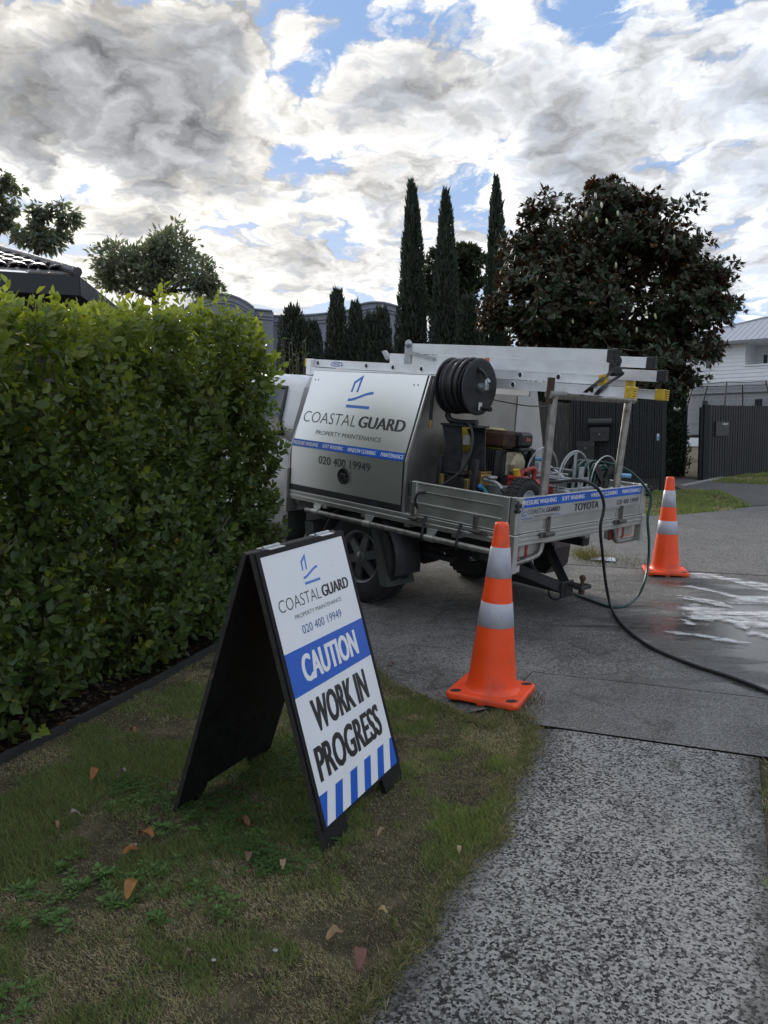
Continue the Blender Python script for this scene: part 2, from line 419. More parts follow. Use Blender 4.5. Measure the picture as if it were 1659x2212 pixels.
def concrete(name, dark, light, cell, spots=.5, wet=False, moss=.0, bump=.004, stain=.30, edge=False):
    """weathered concrete: stones, lichen, stains; wet = hosed-down film running to the street"""
    m = bpy.data.materials.new(name); m.use_nodes = True; t = m.node_tree; p = t.nodes['Principled BSDF']; N = NT(t)
    co = N.n('ShaderNodeTexCoord').outputs['Object']
    w = N.vec('ADD', co, N.vec('SCALE', N.noise(co, cell*1.3, 2, .5, out='Color'), scale=.5/cell))
    blot = N.noise(w, cell, 5, .72); grain = N.noise(co, cell*4.5, 3, .7)
    stone = N.voro(co, cell*1.9, out='Color'); sv = N.sep(stone)[0]
    big = N.noise(co, 1.3, 5, .6); mid = N.noise(co, 5.0, 5, .6)
    mixv = N.math('ADD', N.math('MULTIPLY', blot, .48), N.math('MULTIPLY', sv, .55*spots))
    mixv = N.math('ADD', mixv, N.math('MULTIPLY', N.math('SUBTRACT', mid, .5), .24))
    mixv = N.math('ADD', mixv, N.math('MULTIPLY', N.math('SUBTRACT', grain, .5), .55))
    mixv = N.math('ADD', mixv, N.math('MULTIPLY', N.math('SUBTRACT', big, .5), stain))
    c = N.mix(N.step(mixv, .16+.09*spots, .62+.12*spots), dark, light)
    speck = N.voro(co, cell*2.6); c = N.mix(N.step(speck, .10, .16, .5, 0), c, tuple(min(.6, x*1.7) for x in light))
    crack = N.math('ABSOLUTE', N.math('SUBTRACT', N.noise(co, .85, 4, .55), .5))
    c = N.mix(N.step(crack, .002, .012, .75*moss, 0), c, (.022, .022, .014))
    if edge:                                                      # soil washed over the edges of the path
        Pe = N.sep(co); se = N.math('ADD', N.math('MULTIPLY', Pe[0], SD[0]), N.math('MULTIPLY', Pe[1], SD[1]))
        se = N.math('MULTIPLY_ADD', N.math('SUBTRACT', mid, .5), .22, se)
        c = N.mix(N.math('MULTIPLY', N.step(se, .56, .74), .75), c, (.035,.030,.024)); c = N.mix(N.step(se, -.06, -.17, 0, .7), c, (.04,.034,.026))
        st2 = N.noise(co, .9, 5, .62); c = N.mix(N.step(st2, .50, .66, 0, .45), c, (.030,.030,.031))
    h = N.math('ADD', N.math('MULTIPLY', blot, .5), N.math('MULTIPLY', sv, .5))
    h = N.math('MULTIPLY_ADD', grain, .4, h); bd = bump
    rough = .93
    if wet:
        P = N.sep(co); sx = N.math('ADD', N.math('MULTIPLY', P[0], SD[0]), N.math('MULTIPLY', P[1], SD[1]))
        ax = N.math('ADD', N.math('MULTIPLY', P[0], PD[0]), N.math('MULTIPLY', P[1], PD[1]))
        fl = N.math('ADD', ax, N.math('MULTIPLY', sx, .22))
        st = N.noise(N.comb(N.math('MULTIPLY', fl, 1.9), N.math('MULTIPLY', sx, .38), 3.3), 1.6, 5, .6)
        st = N.math('MULTIPLY_ADD', N.math('SUBTRACT', N.noise(co, 6, 4, .6), .5), .10, st)
        bias = N.math('MULTIPLY_ADD', N.step(sx, 1.5, -.6), .40, -.08)
        bandm = N.math('MULTIPLY', N.step(ax, 4.02, 4.35), N.step(ax, 7.5, 7.0))
        wm = N.math('MULTIPLY', N.step(N.math('ADD', st, bias), .56, .66), bandm)
        film = N.math('MULTIPLY', N.step(N.math('ADD', st, bias), .66, .80), bandm)
        c = N.mix(wm, c, N.mix(1.0, c, (.42, .43, .42), 'MULTIPLY'))
        rough = N.math('SUBTRACT', .92, N.math('ADD', N.math('MULTIPLY', wm, .50), N.math('MULTIPLY', film, .30)))
        bd = N.math('MULTIPLY', N.math('SUBTRACT', 1.0, N.math('MULTIPLY', film, .86)), bump)
        N.put(p.inputs['Specular IOR Level'], N.math('MULTIPLY_ADD', wm, .25, .3))
    else: p.inputs['Specular IOR Level'].default_value = .3
    N.put(p.inputs['Base Color'], c); N.put(p.inputs['Roughness'], rough)
    b = N.n('ShaderNodeBump'); N.put(b.inputs['Distance'], bd); N.put(b.inputs['Height'], h); N.put(p.inputs['Normal'], b.outputs[0])
    return m

# the ground reaches the horizon
_g = sorted(set([-700,-400,-250,-150,-100,-70,-50,-40]+[round(x*1.0, 2) for x in range(-30, 46)]+[round(-4+.25*i, 2) for i in range(60)]+[50,60,75,100,150,250,400,700]))
_gx, _gy = np.meshgrid(np.array(_g), np.array(_g), indexing='ij'); _n = len(_g)
_vz = gz_np(_gx, _gy)+.002*np.sin(_gx*2.3+1)*np.sin(_gy*1.9)*(np.abs(_gx) < 10)-.005
_i = np.arange(_n-1)[:, None]*_n+np.arange(_n-1)[None]
_F = np.stack([_i, _i+_n, _i+_n+1, _i+1], -1).reshape(-1, 4)
tag(link('ground', big_mesh('ground', np.stack([_gx, _gy, _vz], -1).reshape(-1, 3), [_F]), ground_mat('lawn_soil')), kind='structure')

M_agg = concrete('weathered_aggregate', (.020, .0195, .019), (.40, .388, .368), 70, spots=1.0, moss=.30, bump=.007, stain=.42, edge=True)
M_slab = concrete('broomed_concrete', (.085, .083, .08), (.30, .29, .275), 95, spots=.6, moss=.35, bump=.004, stain=.45)
M_drive = concrete('driveway_concrete', (.07, .067, .063), (.28, .27, .255), 60, spots=.6, wet=True, moss=.45, bump=.0035, stain=.62)
M_nbr = concrete('neighbour_aggregate', (.06, .059, .058), (.24, .232, .222), 62, spots=.9, moss=.1, bump=.005)
def path_edge(a): return .715+.030*math.sin(a*4.1+1)+.022*math.sin(a*9.7)+.014*math.sin(a*23)
sheet('footpath', [xy(-4,-.16), xy(3.405,-.16), xy(3.405,.66)]+[xy(a, path_edge(a)) for a in np.linspace(3.36, .2, 60)]+[xy(-4,.72)], M_agg, .008)
sheet('footpath_slab', [xy(3.42,-.22), xy(3.75,-.42), xy(4.165,-1.1), xy(4.165,.957), xy(3.76,.978), xy(3.60,.972), xy(3.42,.78)], M_slab, .010)
_dv = [xy(4.178,-1.1), xy(4.4,-3.2), xy(4.5,-9), xy(7.55,-9), xy(7.55,13), xy(2.6,13)]
for (u, v) in ((560,1255),(700,1330),(790,1420),(845,1478),(940,1515),(1000,1545)): 
    p = ong(u, v); _dv.append((p[0], p[1]))
_dv += [xy(3.60,.981), xy(3.76,.984), xy(4.178,.963)]
_dv[5] = (-8.0, 9.0)
sheet('driveway', _dv, M_drive, .008)
sheet('neighbour_driveway', [xy(7.565,11), xy(7.565,-9), xy(14,-9), (6.6,12.6), (5.9,12.25), (5.2,11.75), (4.5,11.4), (3.9,11.3), (3.3,11.6), (2.2,12.9), (0.5,15.5), (-3,17)], M_nbr, .010)
M_path2 = concrete('far_path_concrete', (.07,.068,.066), (.17,.165,.16), 50, spots=.6, bump=.004)
sheet('far_footpath', [(6.6,12.62),(9,12),(14,16),(13,18.2),(8.3,16.0),(7.5,17.2),(7.25,18.4),(6.6,18.6),(6.25,16.6),(6.05,15.55),(6.65,15.2),(6.3,13.8),(5.92,12.3)], M_path2, .014)
M_kerb = mat('pale_concrete_edge', (.30,.29,.27), .9, var=.2, scale=30)
_mb = MB(); _mb.prism([(6.30,16.35,0),(8.18,18.6,0),(8.26,18.53,0),(6.38,16.28,0)], (0,0,.035)); tag(_mb.build('path_edging', M_kerb), kind='structure')

# wash water foam plus sky glare painted as white streaks on the driveway
def soap_glare_mat():
    m = bpy.data.materials.new('soap_glare'); m.use_nodes = True; t = m.node_tree; p = t.nodes['Principled BSDF']; N = NT(t)
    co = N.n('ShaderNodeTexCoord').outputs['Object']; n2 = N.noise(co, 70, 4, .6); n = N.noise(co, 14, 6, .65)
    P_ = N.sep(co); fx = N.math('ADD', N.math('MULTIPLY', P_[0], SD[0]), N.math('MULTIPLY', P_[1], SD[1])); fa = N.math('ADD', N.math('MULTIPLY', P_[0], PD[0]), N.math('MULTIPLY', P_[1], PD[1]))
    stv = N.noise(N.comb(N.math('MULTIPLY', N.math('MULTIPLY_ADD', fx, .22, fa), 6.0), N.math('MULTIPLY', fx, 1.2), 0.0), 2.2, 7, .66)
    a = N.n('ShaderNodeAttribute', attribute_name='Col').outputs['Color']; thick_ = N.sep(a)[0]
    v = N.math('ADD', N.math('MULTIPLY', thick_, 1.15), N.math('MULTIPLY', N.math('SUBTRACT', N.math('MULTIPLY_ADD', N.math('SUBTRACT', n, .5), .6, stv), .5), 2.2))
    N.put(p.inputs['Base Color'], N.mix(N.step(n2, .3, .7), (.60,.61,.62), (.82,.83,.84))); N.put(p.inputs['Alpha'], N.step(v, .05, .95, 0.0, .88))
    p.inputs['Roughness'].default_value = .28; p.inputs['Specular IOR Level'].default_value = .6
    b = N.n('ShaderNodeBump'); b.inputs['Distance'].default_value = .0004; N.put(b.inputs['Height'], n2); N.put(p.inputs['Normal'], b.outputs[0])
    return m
_soap_glare = [
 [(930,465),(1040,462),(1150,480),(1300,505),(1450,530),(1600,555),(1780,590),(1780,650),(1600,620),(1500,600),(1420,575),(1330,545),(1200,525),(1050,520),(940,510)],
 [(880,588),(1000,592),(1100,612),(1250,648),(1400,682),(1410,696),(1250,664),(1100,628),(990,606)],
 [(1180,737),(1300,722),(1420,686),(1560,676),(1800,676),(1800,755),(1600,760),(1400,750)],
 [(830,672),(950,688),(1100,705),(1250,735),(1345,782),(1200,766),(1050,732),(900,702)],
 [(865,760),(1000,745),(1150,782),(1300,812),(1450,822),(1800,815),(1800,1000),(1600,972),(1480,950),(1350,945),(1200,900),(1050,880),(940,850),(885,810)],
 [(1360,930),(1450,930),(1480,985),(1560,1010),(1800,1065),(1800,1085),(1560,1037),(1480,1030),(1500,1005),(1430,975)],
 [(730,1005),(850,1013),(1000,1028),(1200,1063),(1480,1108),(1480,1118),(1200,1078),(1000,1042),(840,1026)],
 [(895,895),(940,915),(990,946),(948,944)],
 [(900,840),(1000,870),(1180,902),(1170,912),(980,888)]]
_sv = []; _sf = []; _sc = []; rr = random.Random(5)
for k, pl in enumerate(_soap_glare):                                      # every streak thins out towards its rim
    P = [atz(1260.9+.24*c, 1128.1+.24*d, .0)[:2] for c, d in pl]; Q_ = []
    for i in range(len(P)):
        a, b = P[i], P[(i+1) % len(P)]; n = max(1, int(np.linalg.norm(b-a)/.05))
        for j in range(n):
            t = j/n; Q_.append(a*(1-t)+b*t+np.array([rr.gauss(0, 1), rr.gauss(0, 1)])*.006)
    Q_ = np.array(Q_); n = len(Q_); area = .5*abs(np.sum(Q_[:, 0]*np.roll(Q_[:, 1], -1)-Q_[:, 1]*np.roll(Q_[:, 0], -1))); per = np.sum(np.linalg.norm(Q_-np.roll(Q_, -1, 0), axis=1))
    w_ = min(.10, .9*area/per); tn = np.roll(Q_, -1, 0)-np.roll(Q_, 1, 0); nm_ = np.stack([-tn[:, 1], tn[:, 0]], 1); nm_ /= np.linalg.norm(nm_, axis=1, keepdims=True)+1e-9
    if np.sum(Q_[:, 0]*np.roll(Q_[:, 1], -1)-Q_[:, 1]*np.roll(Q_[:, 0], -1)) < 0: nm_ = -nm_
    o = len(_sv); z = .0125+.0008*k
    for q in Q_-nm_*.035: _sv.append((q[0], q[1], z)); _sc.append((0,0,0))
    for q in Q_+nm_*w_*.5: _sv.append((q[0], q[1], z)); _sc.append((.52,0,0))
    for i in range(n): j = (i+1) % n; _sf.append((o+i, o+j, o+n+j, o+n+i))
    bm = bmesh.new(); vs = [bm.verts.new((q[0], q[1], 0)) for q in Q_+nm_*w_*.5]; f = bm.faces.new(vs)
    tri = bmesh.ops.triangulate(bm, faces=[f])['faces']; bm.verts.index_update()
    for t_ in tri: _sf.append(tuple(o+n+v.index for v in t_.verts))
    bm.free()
_me = big_mesh('soap_glare', np.array(_sv), [[f for f in _sf if len(f) == 4], [f for f in _sf if len(f) == 3]], np.array(_sc, float))
tag(link('soap_glare', _me, soap_glare_mat()), 'white wash water foam and painted sky glare streaked over the driveway', 'water', kind='stuff')

# ------------------------------------------------------------------ materials of made things
M_alu = mat('weathered_aluminium', (.46,.455,.43), .42, .85, var=.14, scale=7, bump=.0006, bscale=90, dirt=((.20,.185,.15), .25))
M_alu2 = mat('tray_aluminium', (.52,.52,.49), .40, .8, var=.08, scale=5, bump=.0004, bscale=90, dirt=((.38,.37,.33), .18), rvar=.06)
M_can = mat('canopy_aluminium', (.88,.88,.86), .40, .92, var=.03, scale=3, rvar=.02, stretch=(.3,1,1))
M_canr = mat('canopy_rear_aluminium', (.36,.355,.335), .42, .85, var=.10, scale=4, bump=.0006, bscale=50, dirt=((.2,.19,.16), .2))
M_lad = mat('ladder_aluminium', (.80,.81,.82), .46, .62, var=.08, scale=6, bump=.0005, bscale=120, rvar=.06)
M_galv = mat('galvanised_steel', (.42,.44,.45), .48, .75, var=.18, scale=30, dirt=((.3,.31,.32), .3))
M_steel = mat('worn_steel_tube', (.34,.325,.30), .45, .8, var=.2, scale=16, dirt=((.16,.13,.10), .3))
M_blk = mat('black_plastic', (.018,.018,.019), .48, var=.25, scale=40, bump=.0004)
M_rub = mat('tyre_rubber', (.020,.020,.020), .78, var=.3, scale=40, bump=.001, dirt=((.05,.045,.04), .2))
M_dark = mat('dark_painted_steel', (.022,.024,.027), .5, var=.35, scale=14, dirt=((.05,.042,.035), .25))
M_flap = mat('grey_green_mudguard', (.055,.065,.06), .6, var=.2, scale=9, dirt=((.09,.08,.06), .3))
M_white = mat('white_car_paint', (.66,.67,.68), .22, var=.03, scale=3, coat=.5, rvar=.04)
M_hose = mat('black_hose_rubber', (.016,.016,.018), .45, var=.25, scale=50, bump=.0006, bscale=300)
M_green = mat('green_garden_hose', (.014,.055,.044), .4, var=.2, scale=40)
M_yel = mat('yellow_moulding', (.62,.42,.03), .45, var=.12, scale=30, dirt=((.30,.20,.04), .25))
M_yel2 = mat('yellow_tank_paint', (.62,.50,.06), .35, var=.08, scale=10, coat=.2)
M_rust = mat('rusty_muffler_steel', (.075,.045,.032), .75, .3, var=.35, scale=22, bump=.001, dirt=((.13,.06,.03), .45))
M_red = mat('red_plastic', (.36,.026,.022), .42, var=.12, scale=14)
M_brass = mat('dull_brass', (.36,.25,.10), .42, .85, var=.2, scale=30)
M_beige = mat('cast_cover', (.40,.36,.24), .45, .3, var=.15, scale=20)
M_blue = mat('blue_vinyl', (.010,.105,.52), .38, var=.03, scale=6)
M_ink = mat('black_vinyl', (.012,.012,.014), .45, var=.1, scale=20)
M_gink = mat('dark_grey_vinyl', (.045,.047,.05), .5, var=.1, scale=20)
M_wv = mat('white_vinyl', (.80,.815,.84), .35, var=.03, scale=5, dirt=((.70,.71,.71), .12))
M_wink = mat('white_lettering', (.82,.83,.84), .4, var=.02, scale=8)
M_lblue = mat('faint_blue_mark', (.06,.20,.60), .4, var=.03, scale=8)
def glass_mat(name, col=(.03,.035,.04), r=.04):
    m = mat(name, col, r, var=.1, scale=2, spec=.8, rvar=.02); return m
M_glass = glass_mat('dark_window_glass')
M_lamp = mat('red_lamp_lens', (.30,.012,.012), .12, var=.1, scale=8, coat=.6)
M_lampc = mat('clear_lamp_lens', (.42,.40,.38), .15, var=.1, scale=8, coat=.6)

# ------------------------------------------------------------------ the work truck
_R = np.array([[-.7114,-.6988,.0750],[.6973,-.7151,-.0491],[.0879,.0174,.9960]])
_T = np.array([.8380,4.7996,-.4690+1.40])
_q = Matrix([list(_R[i]) for i in range(3)]).to_quaternion().normalized()
TRK = Matrix.Translation(Vector(_T)) @ _q.to_matrix().to_4x4()      # x forward, y to its left side, z up; 0 = rear left corner, top of tailgate
def tw(x, y, z): return np.array(TRK @ Vector((x, y, z)))
T = thing('work_truck', 'white and silver flat deck work truck parked on the driveway, tailgate towards us', 'truck', (1.2,-.9,-1.04), frame=TRK)
HD, LT, XC, ZB, ZT, YT, WT = .234, 2.255, .969, .125, .742, .217, 1.80
def P(name, m, fn, parent=T):
    mb = MB(); fn(mb); return mb.build(name, m, parent)
# deck
P('tray_deck', M_alu2, lambda b: (b.box(.03,LT,-1.77,-.03,-.275,-.238), [b.box(x,x+.05,-1.74,-.06,-.35,-.275) for x in (.08,.5,.95,1.4,1.85,2.2)]))
def rail(b, y0, sgn):
    b.box(.052,LT,y0,y0-sgn*.03,-.262,-.240,.003); b.box(.052,LT,y0-sgn*.006,y0-sgn*.03,-.276,-.262)
    b.box(.052,LT,y0+sgn*.002,y0-sgn*.03,-.296,-.276,.003); b.box(.052,LT,y0-sgn*.005,y0-sgn*.03,-.312,-.296)
P('side_rail', M_alu2, lambda b: rail(b, 0, 1)); P('side_rail', M_alu2, lambda b: rail(b, -1.80, -1))
def rrail(b):
    for (z0, z1, x) in ((-.256,-.238,-.004),(-.268,-.256,.003),(-.286,-.268,-.005),(-.296,-.286,.003),(-.313,-.296,-.003)): b.box(x,.05,-1.75,-.05,z0,z1,.002)
P('rear_rail', M_alu2, rrail)
for y in (0, -1.80):
    P('corner_post', M_alu2, lambda b: (b.box(-.008,.05,y-.048 if y == 0 else y-.004,y+.004 if y == 0 else y+.048,-.49 if y == 0 else -.45,-.240,.004), b.box(.0,.046,y-.044 if y == 0 else y,y if y == 0 else y+.044,-.238,.004,.004)))
def gate(b, along, a0, a1, off, sgn):
    """drop side made of pressed aluminium planks; along = axis 0 (x) or 1 (y)"""
    def bx(p0, p1, d0, d1, z0, z1, bv=.003):
        if along == 0: b.box(p0, p1, off+sgn*d0, off+sgn*d1, z0, z1, bv)
        else: b.box(off+sgn*d0, off+sgn*d1, p0, p1, z0, z1, bv)
    bx(a0, a1, -.030, .0, -.014, 0); bx(a0, a1, -.026, -.006, -.060, -.014, .002); bx(a0, a1, -.030, -.001, -.066, -.060, .001)
    bx(a0, a1, -.026, -.012, -.144, -.066, .001); bx(a0, a1, -.030, .001, -.158, -.144, .002); bx(a0, a1, -.028, -.005, -.224, -.158, .002); bx(a0, a1, -.030, -.001, -HD, -.224, .002)
    e = .052 if a1 > a0 else -.052
    bx(a0, a0+e, -.034, .003, -HD, .001, .004); bx(a1-e, a1, -.034, .003, -HD, .001, .004)
_s = P('drop_side', M_alu2, lambda b: gate(b, 0, .055, .895, 0, 1))
M_hng = mat('grimy_hinge_steel', (.12,.11,.10), .6, .6, var=.3, scale=30)
def hinge(b, p, ax):
    x, y, z = p
    if ax == 0:
        b.box(x-.016,x+.016,y,y+.008,z-.02,z+.085,.003); b.tube([(x-.055,y+.012,z-.026),(x+.03,y+.012,z-.026)], .013, 8); b.box(x-.10,x+.01,y,y+.010,z-.045,z-.010,.003)
        b.cyl((x,y+.008,z+.065),(x,y+.013,z+.065),.005,6); b.cyl((x,y+.008,z+.03),(x,y+.013,z+.03),.005,6)
    else:
        b.box(x-.008,x,y-.016,y+.016,z-.02,z+.095,.003); b.tube([(x-.014,y-.05,z-.026),(x-.014,y+.06,z-.026)], .016, 8); b.box(x-.010,x,y-.01,y+.10,z-.048,z-.008,.003)
        b.cyl((x-.008,y,z+.075),(x-.013,y,z+.075),.005,6); b.cyl((x-.008,y,z+.035),(x-.013,y,z+.035),.005,6)
for x in (.31, .864): P('hinge', M_hng, lambda b: hinge(b, (x,.004,-.235), 0), _s)
P('drop_side', M_alu2, lambda b: gate(b, 0, .055, .95, -1.80, -1))
_tg = P('tailgate', M_alu2, lambda b: gate(b, 1, -.03, -1.765, 0, -1))
for y in (-.385, -1.40): P('hinge', M_hng, lambda b: hinge(b, (-.004,y,-.235), 1), _tg)
for y in (.006, -1.806):
    sg = 1 if y > -1 else -1
    P('latch', M_dark, lambda b: (b.tube([(-.02,y+sg*.012,-.012),(-.03,y+sg*.02,-.04),(-.022,y+sg*.02,-.075)], .009, 8), b.box(-.028,.0,y-sg*.03,y+sg*.018,-.06,-.03,.005), b.cyl((-.012,y-sg*.02,-.08),(-.012,y+sg*.018,-.08),.014,10)), _tg)
P('gate_bracket', M_dark, lambda b: b.box(.895,.925,-.03,.012,-.11,-.005,.006))
# print on the tailgate
E1, EZ = (0,-1,0), (0,0,1)
_pb = P('blue_banner', M_blue, lambda b: b.box(-.0020,.010,-1.705,-.042,-.066,-.0035), _tg); _pb.e['label'] = 'blue printed banner along the top of the tailgate'
P('print_plate', mat('silver_vinyl', (.47,.475,.48), .42, .45, var=.05, scale=6), lambda b: b.box(-.0022,.008,-1.70,-.046,-.1435,-.067), _tg)
def logo(b, o, e1, e2, S):
    """small house, wave and bar; S = width of the bar"""
    o, e1, e2 = (np.asarray(q, float) for q in (o, e1, e2)); g = lambda x, y: o+e1*(x*S)+e2*(y*S)
    b.add([g(*q) for q in ((.02,.50),(.10,.50),(.13,.78),(.30,.90),(.26,.50),(.34,.50),(.40,1.06),(.05,.83))], [(0,1,2,7),(7,2,3,6),(3,4,5,6)])
    top = []; bot = []
    for i in range(13):
        t = i/12; y = .20+.26*(3*t*t-2*t**3); top.append(g(t, y+.085)); bot.append(g(t, y))
    b.add(top+bot, [(i, i+1, 14+i, 13+i) for i in range(12)])
    b.add([g(0,0), g(1,0), g(1,.09), g(0,.09)], [(0,1,2,3)])
def logo_small(b, o, e1, e2, S):
    logo(b, o, e1, e2, S)
for (t_, u0, u1) in (('PRESSURE WASHING', .057, .459), ('SOFT WASHING', .526, .828), ('WINDOW CLEANING', .909, 1.306), ('MAINTENANCE', 1.382, 1.684)):
    letters('lettering', t_, M_wink, _tg, (-.0032,-u0,-.048), E1, EZ, u1-u0, .030, .0, bold=.0011)
for u in (.476, .852, 1.326): P('banner_mark', M_lblue, lambda b: logo_small(b, (-.003,-u,-.050), E1, EZ, .034), _tg)
letters('lettering', 'COASTAL', M_ink, _tg, (-.0034,-.123,-.112), E1, EZ, .215, .032, -.004)
letters('lettering', 'GUARD', M_ink, _tg, (-.0034,-.343,-.112), E1, EZ, .168, .032, .0, bold=.0022)
letters('lettering', 'PROPERTY MAINTENANCE', M_gink, _tg, (-.0034,-.205,-.136), E1, EZ, .25, .011, 0)
letters('lettering', 'TOYOTA', M_ink, _tg, (-.0034,-.695,-.131), E1, EZ, .345, .052, .0, bold=.004)
letters('lettering', '020 400 19949', M_gink, _tg, (-.0034,-1.312,-.130), E1, EZ, .352, .038, 0, bold=.001)
P('logo_mark', M_blue, lambda b: (logo(b, (-.0034,-.053,-.118), E1, EZ, .056), b.box(-.0036,-.003,-.183,-.053,-.1385,-.134), b.box(-.0036,-.003,-.509,-.465,-.1335,-.130)), _tg)
# canopy toolbox behind the cab
CS = [(-.012,-.236),(-.012,ZB),(-.012-.21,ZT),(-.30,ZT),(-.32,.64),(-1.48,.64),(-1.50,ZT),(-1.788+.21,ZT),(-1.788,ZB),(-1.788,-.236)]
M_canp = mat('grey_canopy_panel', (.50,.50,.485), .5, .75, var=.06, scale=4, dirt=((.4,.4,.38), .2))
_cb = P('canopy_box', M_canr, lambda b: b.prism([(XC+.004,y,z) for y, z in CS], (LT-XC-.006,0,0)))
P('rear_panel', M_canp, lambda b: b.prism([(XC+.002,y,z) for y, z in ((-1.32,-.234),(-1.32,.63),(-1.49,.635),(-1.50,ZT-.012),(-1.788+.212,ZT-.012),(-1.782,ZB),(-1.782,-.234))], (-.006,0,0)), _cb)
P('rear_edge_trim', M_can, lambda b: (b.prism([(XC-.002,y,z) for y, z in ((-.004,-.236),(-.004,ZB),(-.214,ZT),(-.232,ZT),(-.022,ZB),(-.022,-.236))], (.012,0,0))), _cb)
P('door_seal', M_blk, lambda b: b.prism([(XC+.010,y,z) for y, z in ((-.004,-.20),(-.004,ZB),(-.214,ZT-.003),(-.234,ZT-.003),(-.024,ZB),(-.024,-.20))], (.022,0,0)), _cb)
nrm = np.array([0,-(ZT-ZB)*-1,.21]); nrm = unit([0,(ZT-ZB),.21])
def door(b):
    k = .010
    pts = [(-.012+k,-.188),(-.012+k,ZB+.002),(-.012-.208+k*.95,ZT-.002+k*.3),(-.012-.208,ZT-.006),(-.016,ZB),(-.016,-.188)]
    b.prism([(.995,y,z) for y, z in pts], (1.248,0,0))
_d = P('canopy_door', M_can, door)
P('sill_trim', M_dark, lambda b: b.box(.98,LT,-.014,-.002,-.236,-.194), _cb)
P('door_latch', M_blk, lambda b: (b.lathe([(.062,0),(.062,.008),(.054,.010),(.050,.004),(0,.004)], (1.607,-.001,-.052), (0,1,0), 28), b.box(1.575,1.639,.002,.012,-.062,-.032,.006), b.cyl((1.607,.003,-.082),(1.607,.012,-.082),.013,12)), _d)
for (x, v) in ((2.20,.575),(2.16,.575),(1.10,.575),(1.06,.575)): 
    o = np.array([x,-.002,ZB])+v*unit([0,-.21,ZT-ZB]); P('bolt', M_dark, lambda b: b.cyl(o, o+nrm*.003, .006, 8), _d)
P('door_hinge', M_lad, lambda b: b.box(1.0,2.24,-.245,-.218,ZT+.001,ZT+.012,.003), _cb)
EX, EU = (-1,0,0), unit([0,-.21,ZT-ZB]); OO = np.array([0,-.0005,ZB])+nrm*.0006
def U0(u, v): return OO+np.array(EX)*u+EU*v
letters('lettering', 'COASTAL', M_gink, _d, U0(-2.205,.213), EX, EU, .625, .092, -.012)
letters('lettering', 'GUARD', M_gink, _d, U0(-1.555,.213), EX, EU, .49, .092, .0, bold=.006)
letters('lettering', 'PROPERTY MAINTENANCE', M_gink, _d, U0(-2.0,.118), EX, EU, .735, .036, -.004)
P('logo_mark', M_lblue, lambda b: logo(b, U0(-1.745,.362), EX, EU, .258), _d)
P('blue_banner', M_blue, lambda b: (b.quad((2.243,-.0008,ZB), (.995,-.0008,ZB), (.995,-.0008,ZB-.001), (2.243,-.0008,ZB-.001)), b.quad(*[U0(a, c) for a, c in ((-2.243,.001),(-.995,.001),(-.995,.062),(-2.243,.062))])), _d)
for (t_, a, c) in (('PRESSURE WASHING',-2.238,-1.927),('SOFT WASHING',-1.875,-1.638),('WINDOW CLEANING',-1.587,-1.280),('MAINTENANCE',-1.226,-1.000)):
    letters('lettering', t_, M_wink, _d, U0(a,.016)+nrm*.0008, EX, EU, c-a, .031, .0, bold=.001)
for a in (-1.916,-1.628,-1.268): P('banner_mark', M_lblue, lambda b: logo_small(b, U0(a,.014)+nrm*.0008, EX, EU, .028), _d)
letters('lettering', '020 400 19949', M_gink, _d, (1.903,.0005,.012), EX, EZ, .582, .064, -.002)
# under the deck
P('side_step_bar', M_steel, lambda b: (b.tube(crom([(1.996,.03,-.373),(1.4,.03,-.371),(.7,.03,-.369),(.149,.03,-.366)], 3), .021, 12)))
for x in (1.88, 1.29, .673): P('bar_bracket', M_alu2, lambda b: (b.prism([(x-.045,.004,-.315),(x+.045,.004,-.315),(x+.03,.02,-.365),(x-.03,.02,-.365)], (0,.006,0)), b.box(x-.045,x+.045,.0,.012,-.318,-.309,.002), b.tube([(x-.036,.03,-.371),(x+.036,.03,-.371)], .0245, 12)))
for x in (.742, .430): P('bungee_strap', M_blk, lambda b: b.tube([(x,.006,-.228),(x,.012,-.25),(x-.012,.052,-.36),(x-.012,.05,-.392),(x-.012,.02,-.396)], .010, 6))
P('front_guard_post', M_alu2, lambda b: (b.box(2.262,2.30,-.10,.022,-.43,-.06,.004), b.tube(crom([(2.275,-.03,-.06),(2.278,-.036,.10),(2.262,-.115,.34),(2.24,-.20,.58),(2.20,-.26,.70)], 5), .022, 10)))
for y in (-.42, -1.38): P('chassis_rail', M_dark, lambda b: b.box(.25,5.0,y-.05,y+.05,-.50,-.36,.008))
P('fuel_tank', M_dark, lambda b: b.box(1.95,2.65,-1.32,-.50,-.74,-.50,.03))
P('rear_axle', M_dark, lambda b: (b.cyl((1.48,-.25,-.686),(1.48,-1.55,-.686),.05,12), b.lathe([(0,-.15),(.10,-.12),(.15,0),(.10,.12),(0,.15)], (1.48,-.9,-.686), (1,0,0), 14), b.box(.8,2.15,-.45,-.38,-.62,-.585), b.box(.8,2.15,-1.42,-1.35,-.62,-.585)))
P('spare_wheel', M_rub, lambda b: b.lathe([(.12,-.09),(.30,-.10),(.34,-.06),(.34,.06),(.30,.10),(.12,.09),(.12,-.09)], (.78,-.9,-.50), (0,0,1), 28))
P('exhaust_pipe', M_dark, lambda b: (b.cyl((2.1,-1.25,-.56),(1.7,-1.25,-.56),.08,14), b.tube([(1.7,-1.25,-.55),(1.2,-1.28,-.45),(.5,-1.3,-.47)], .025, 8)))
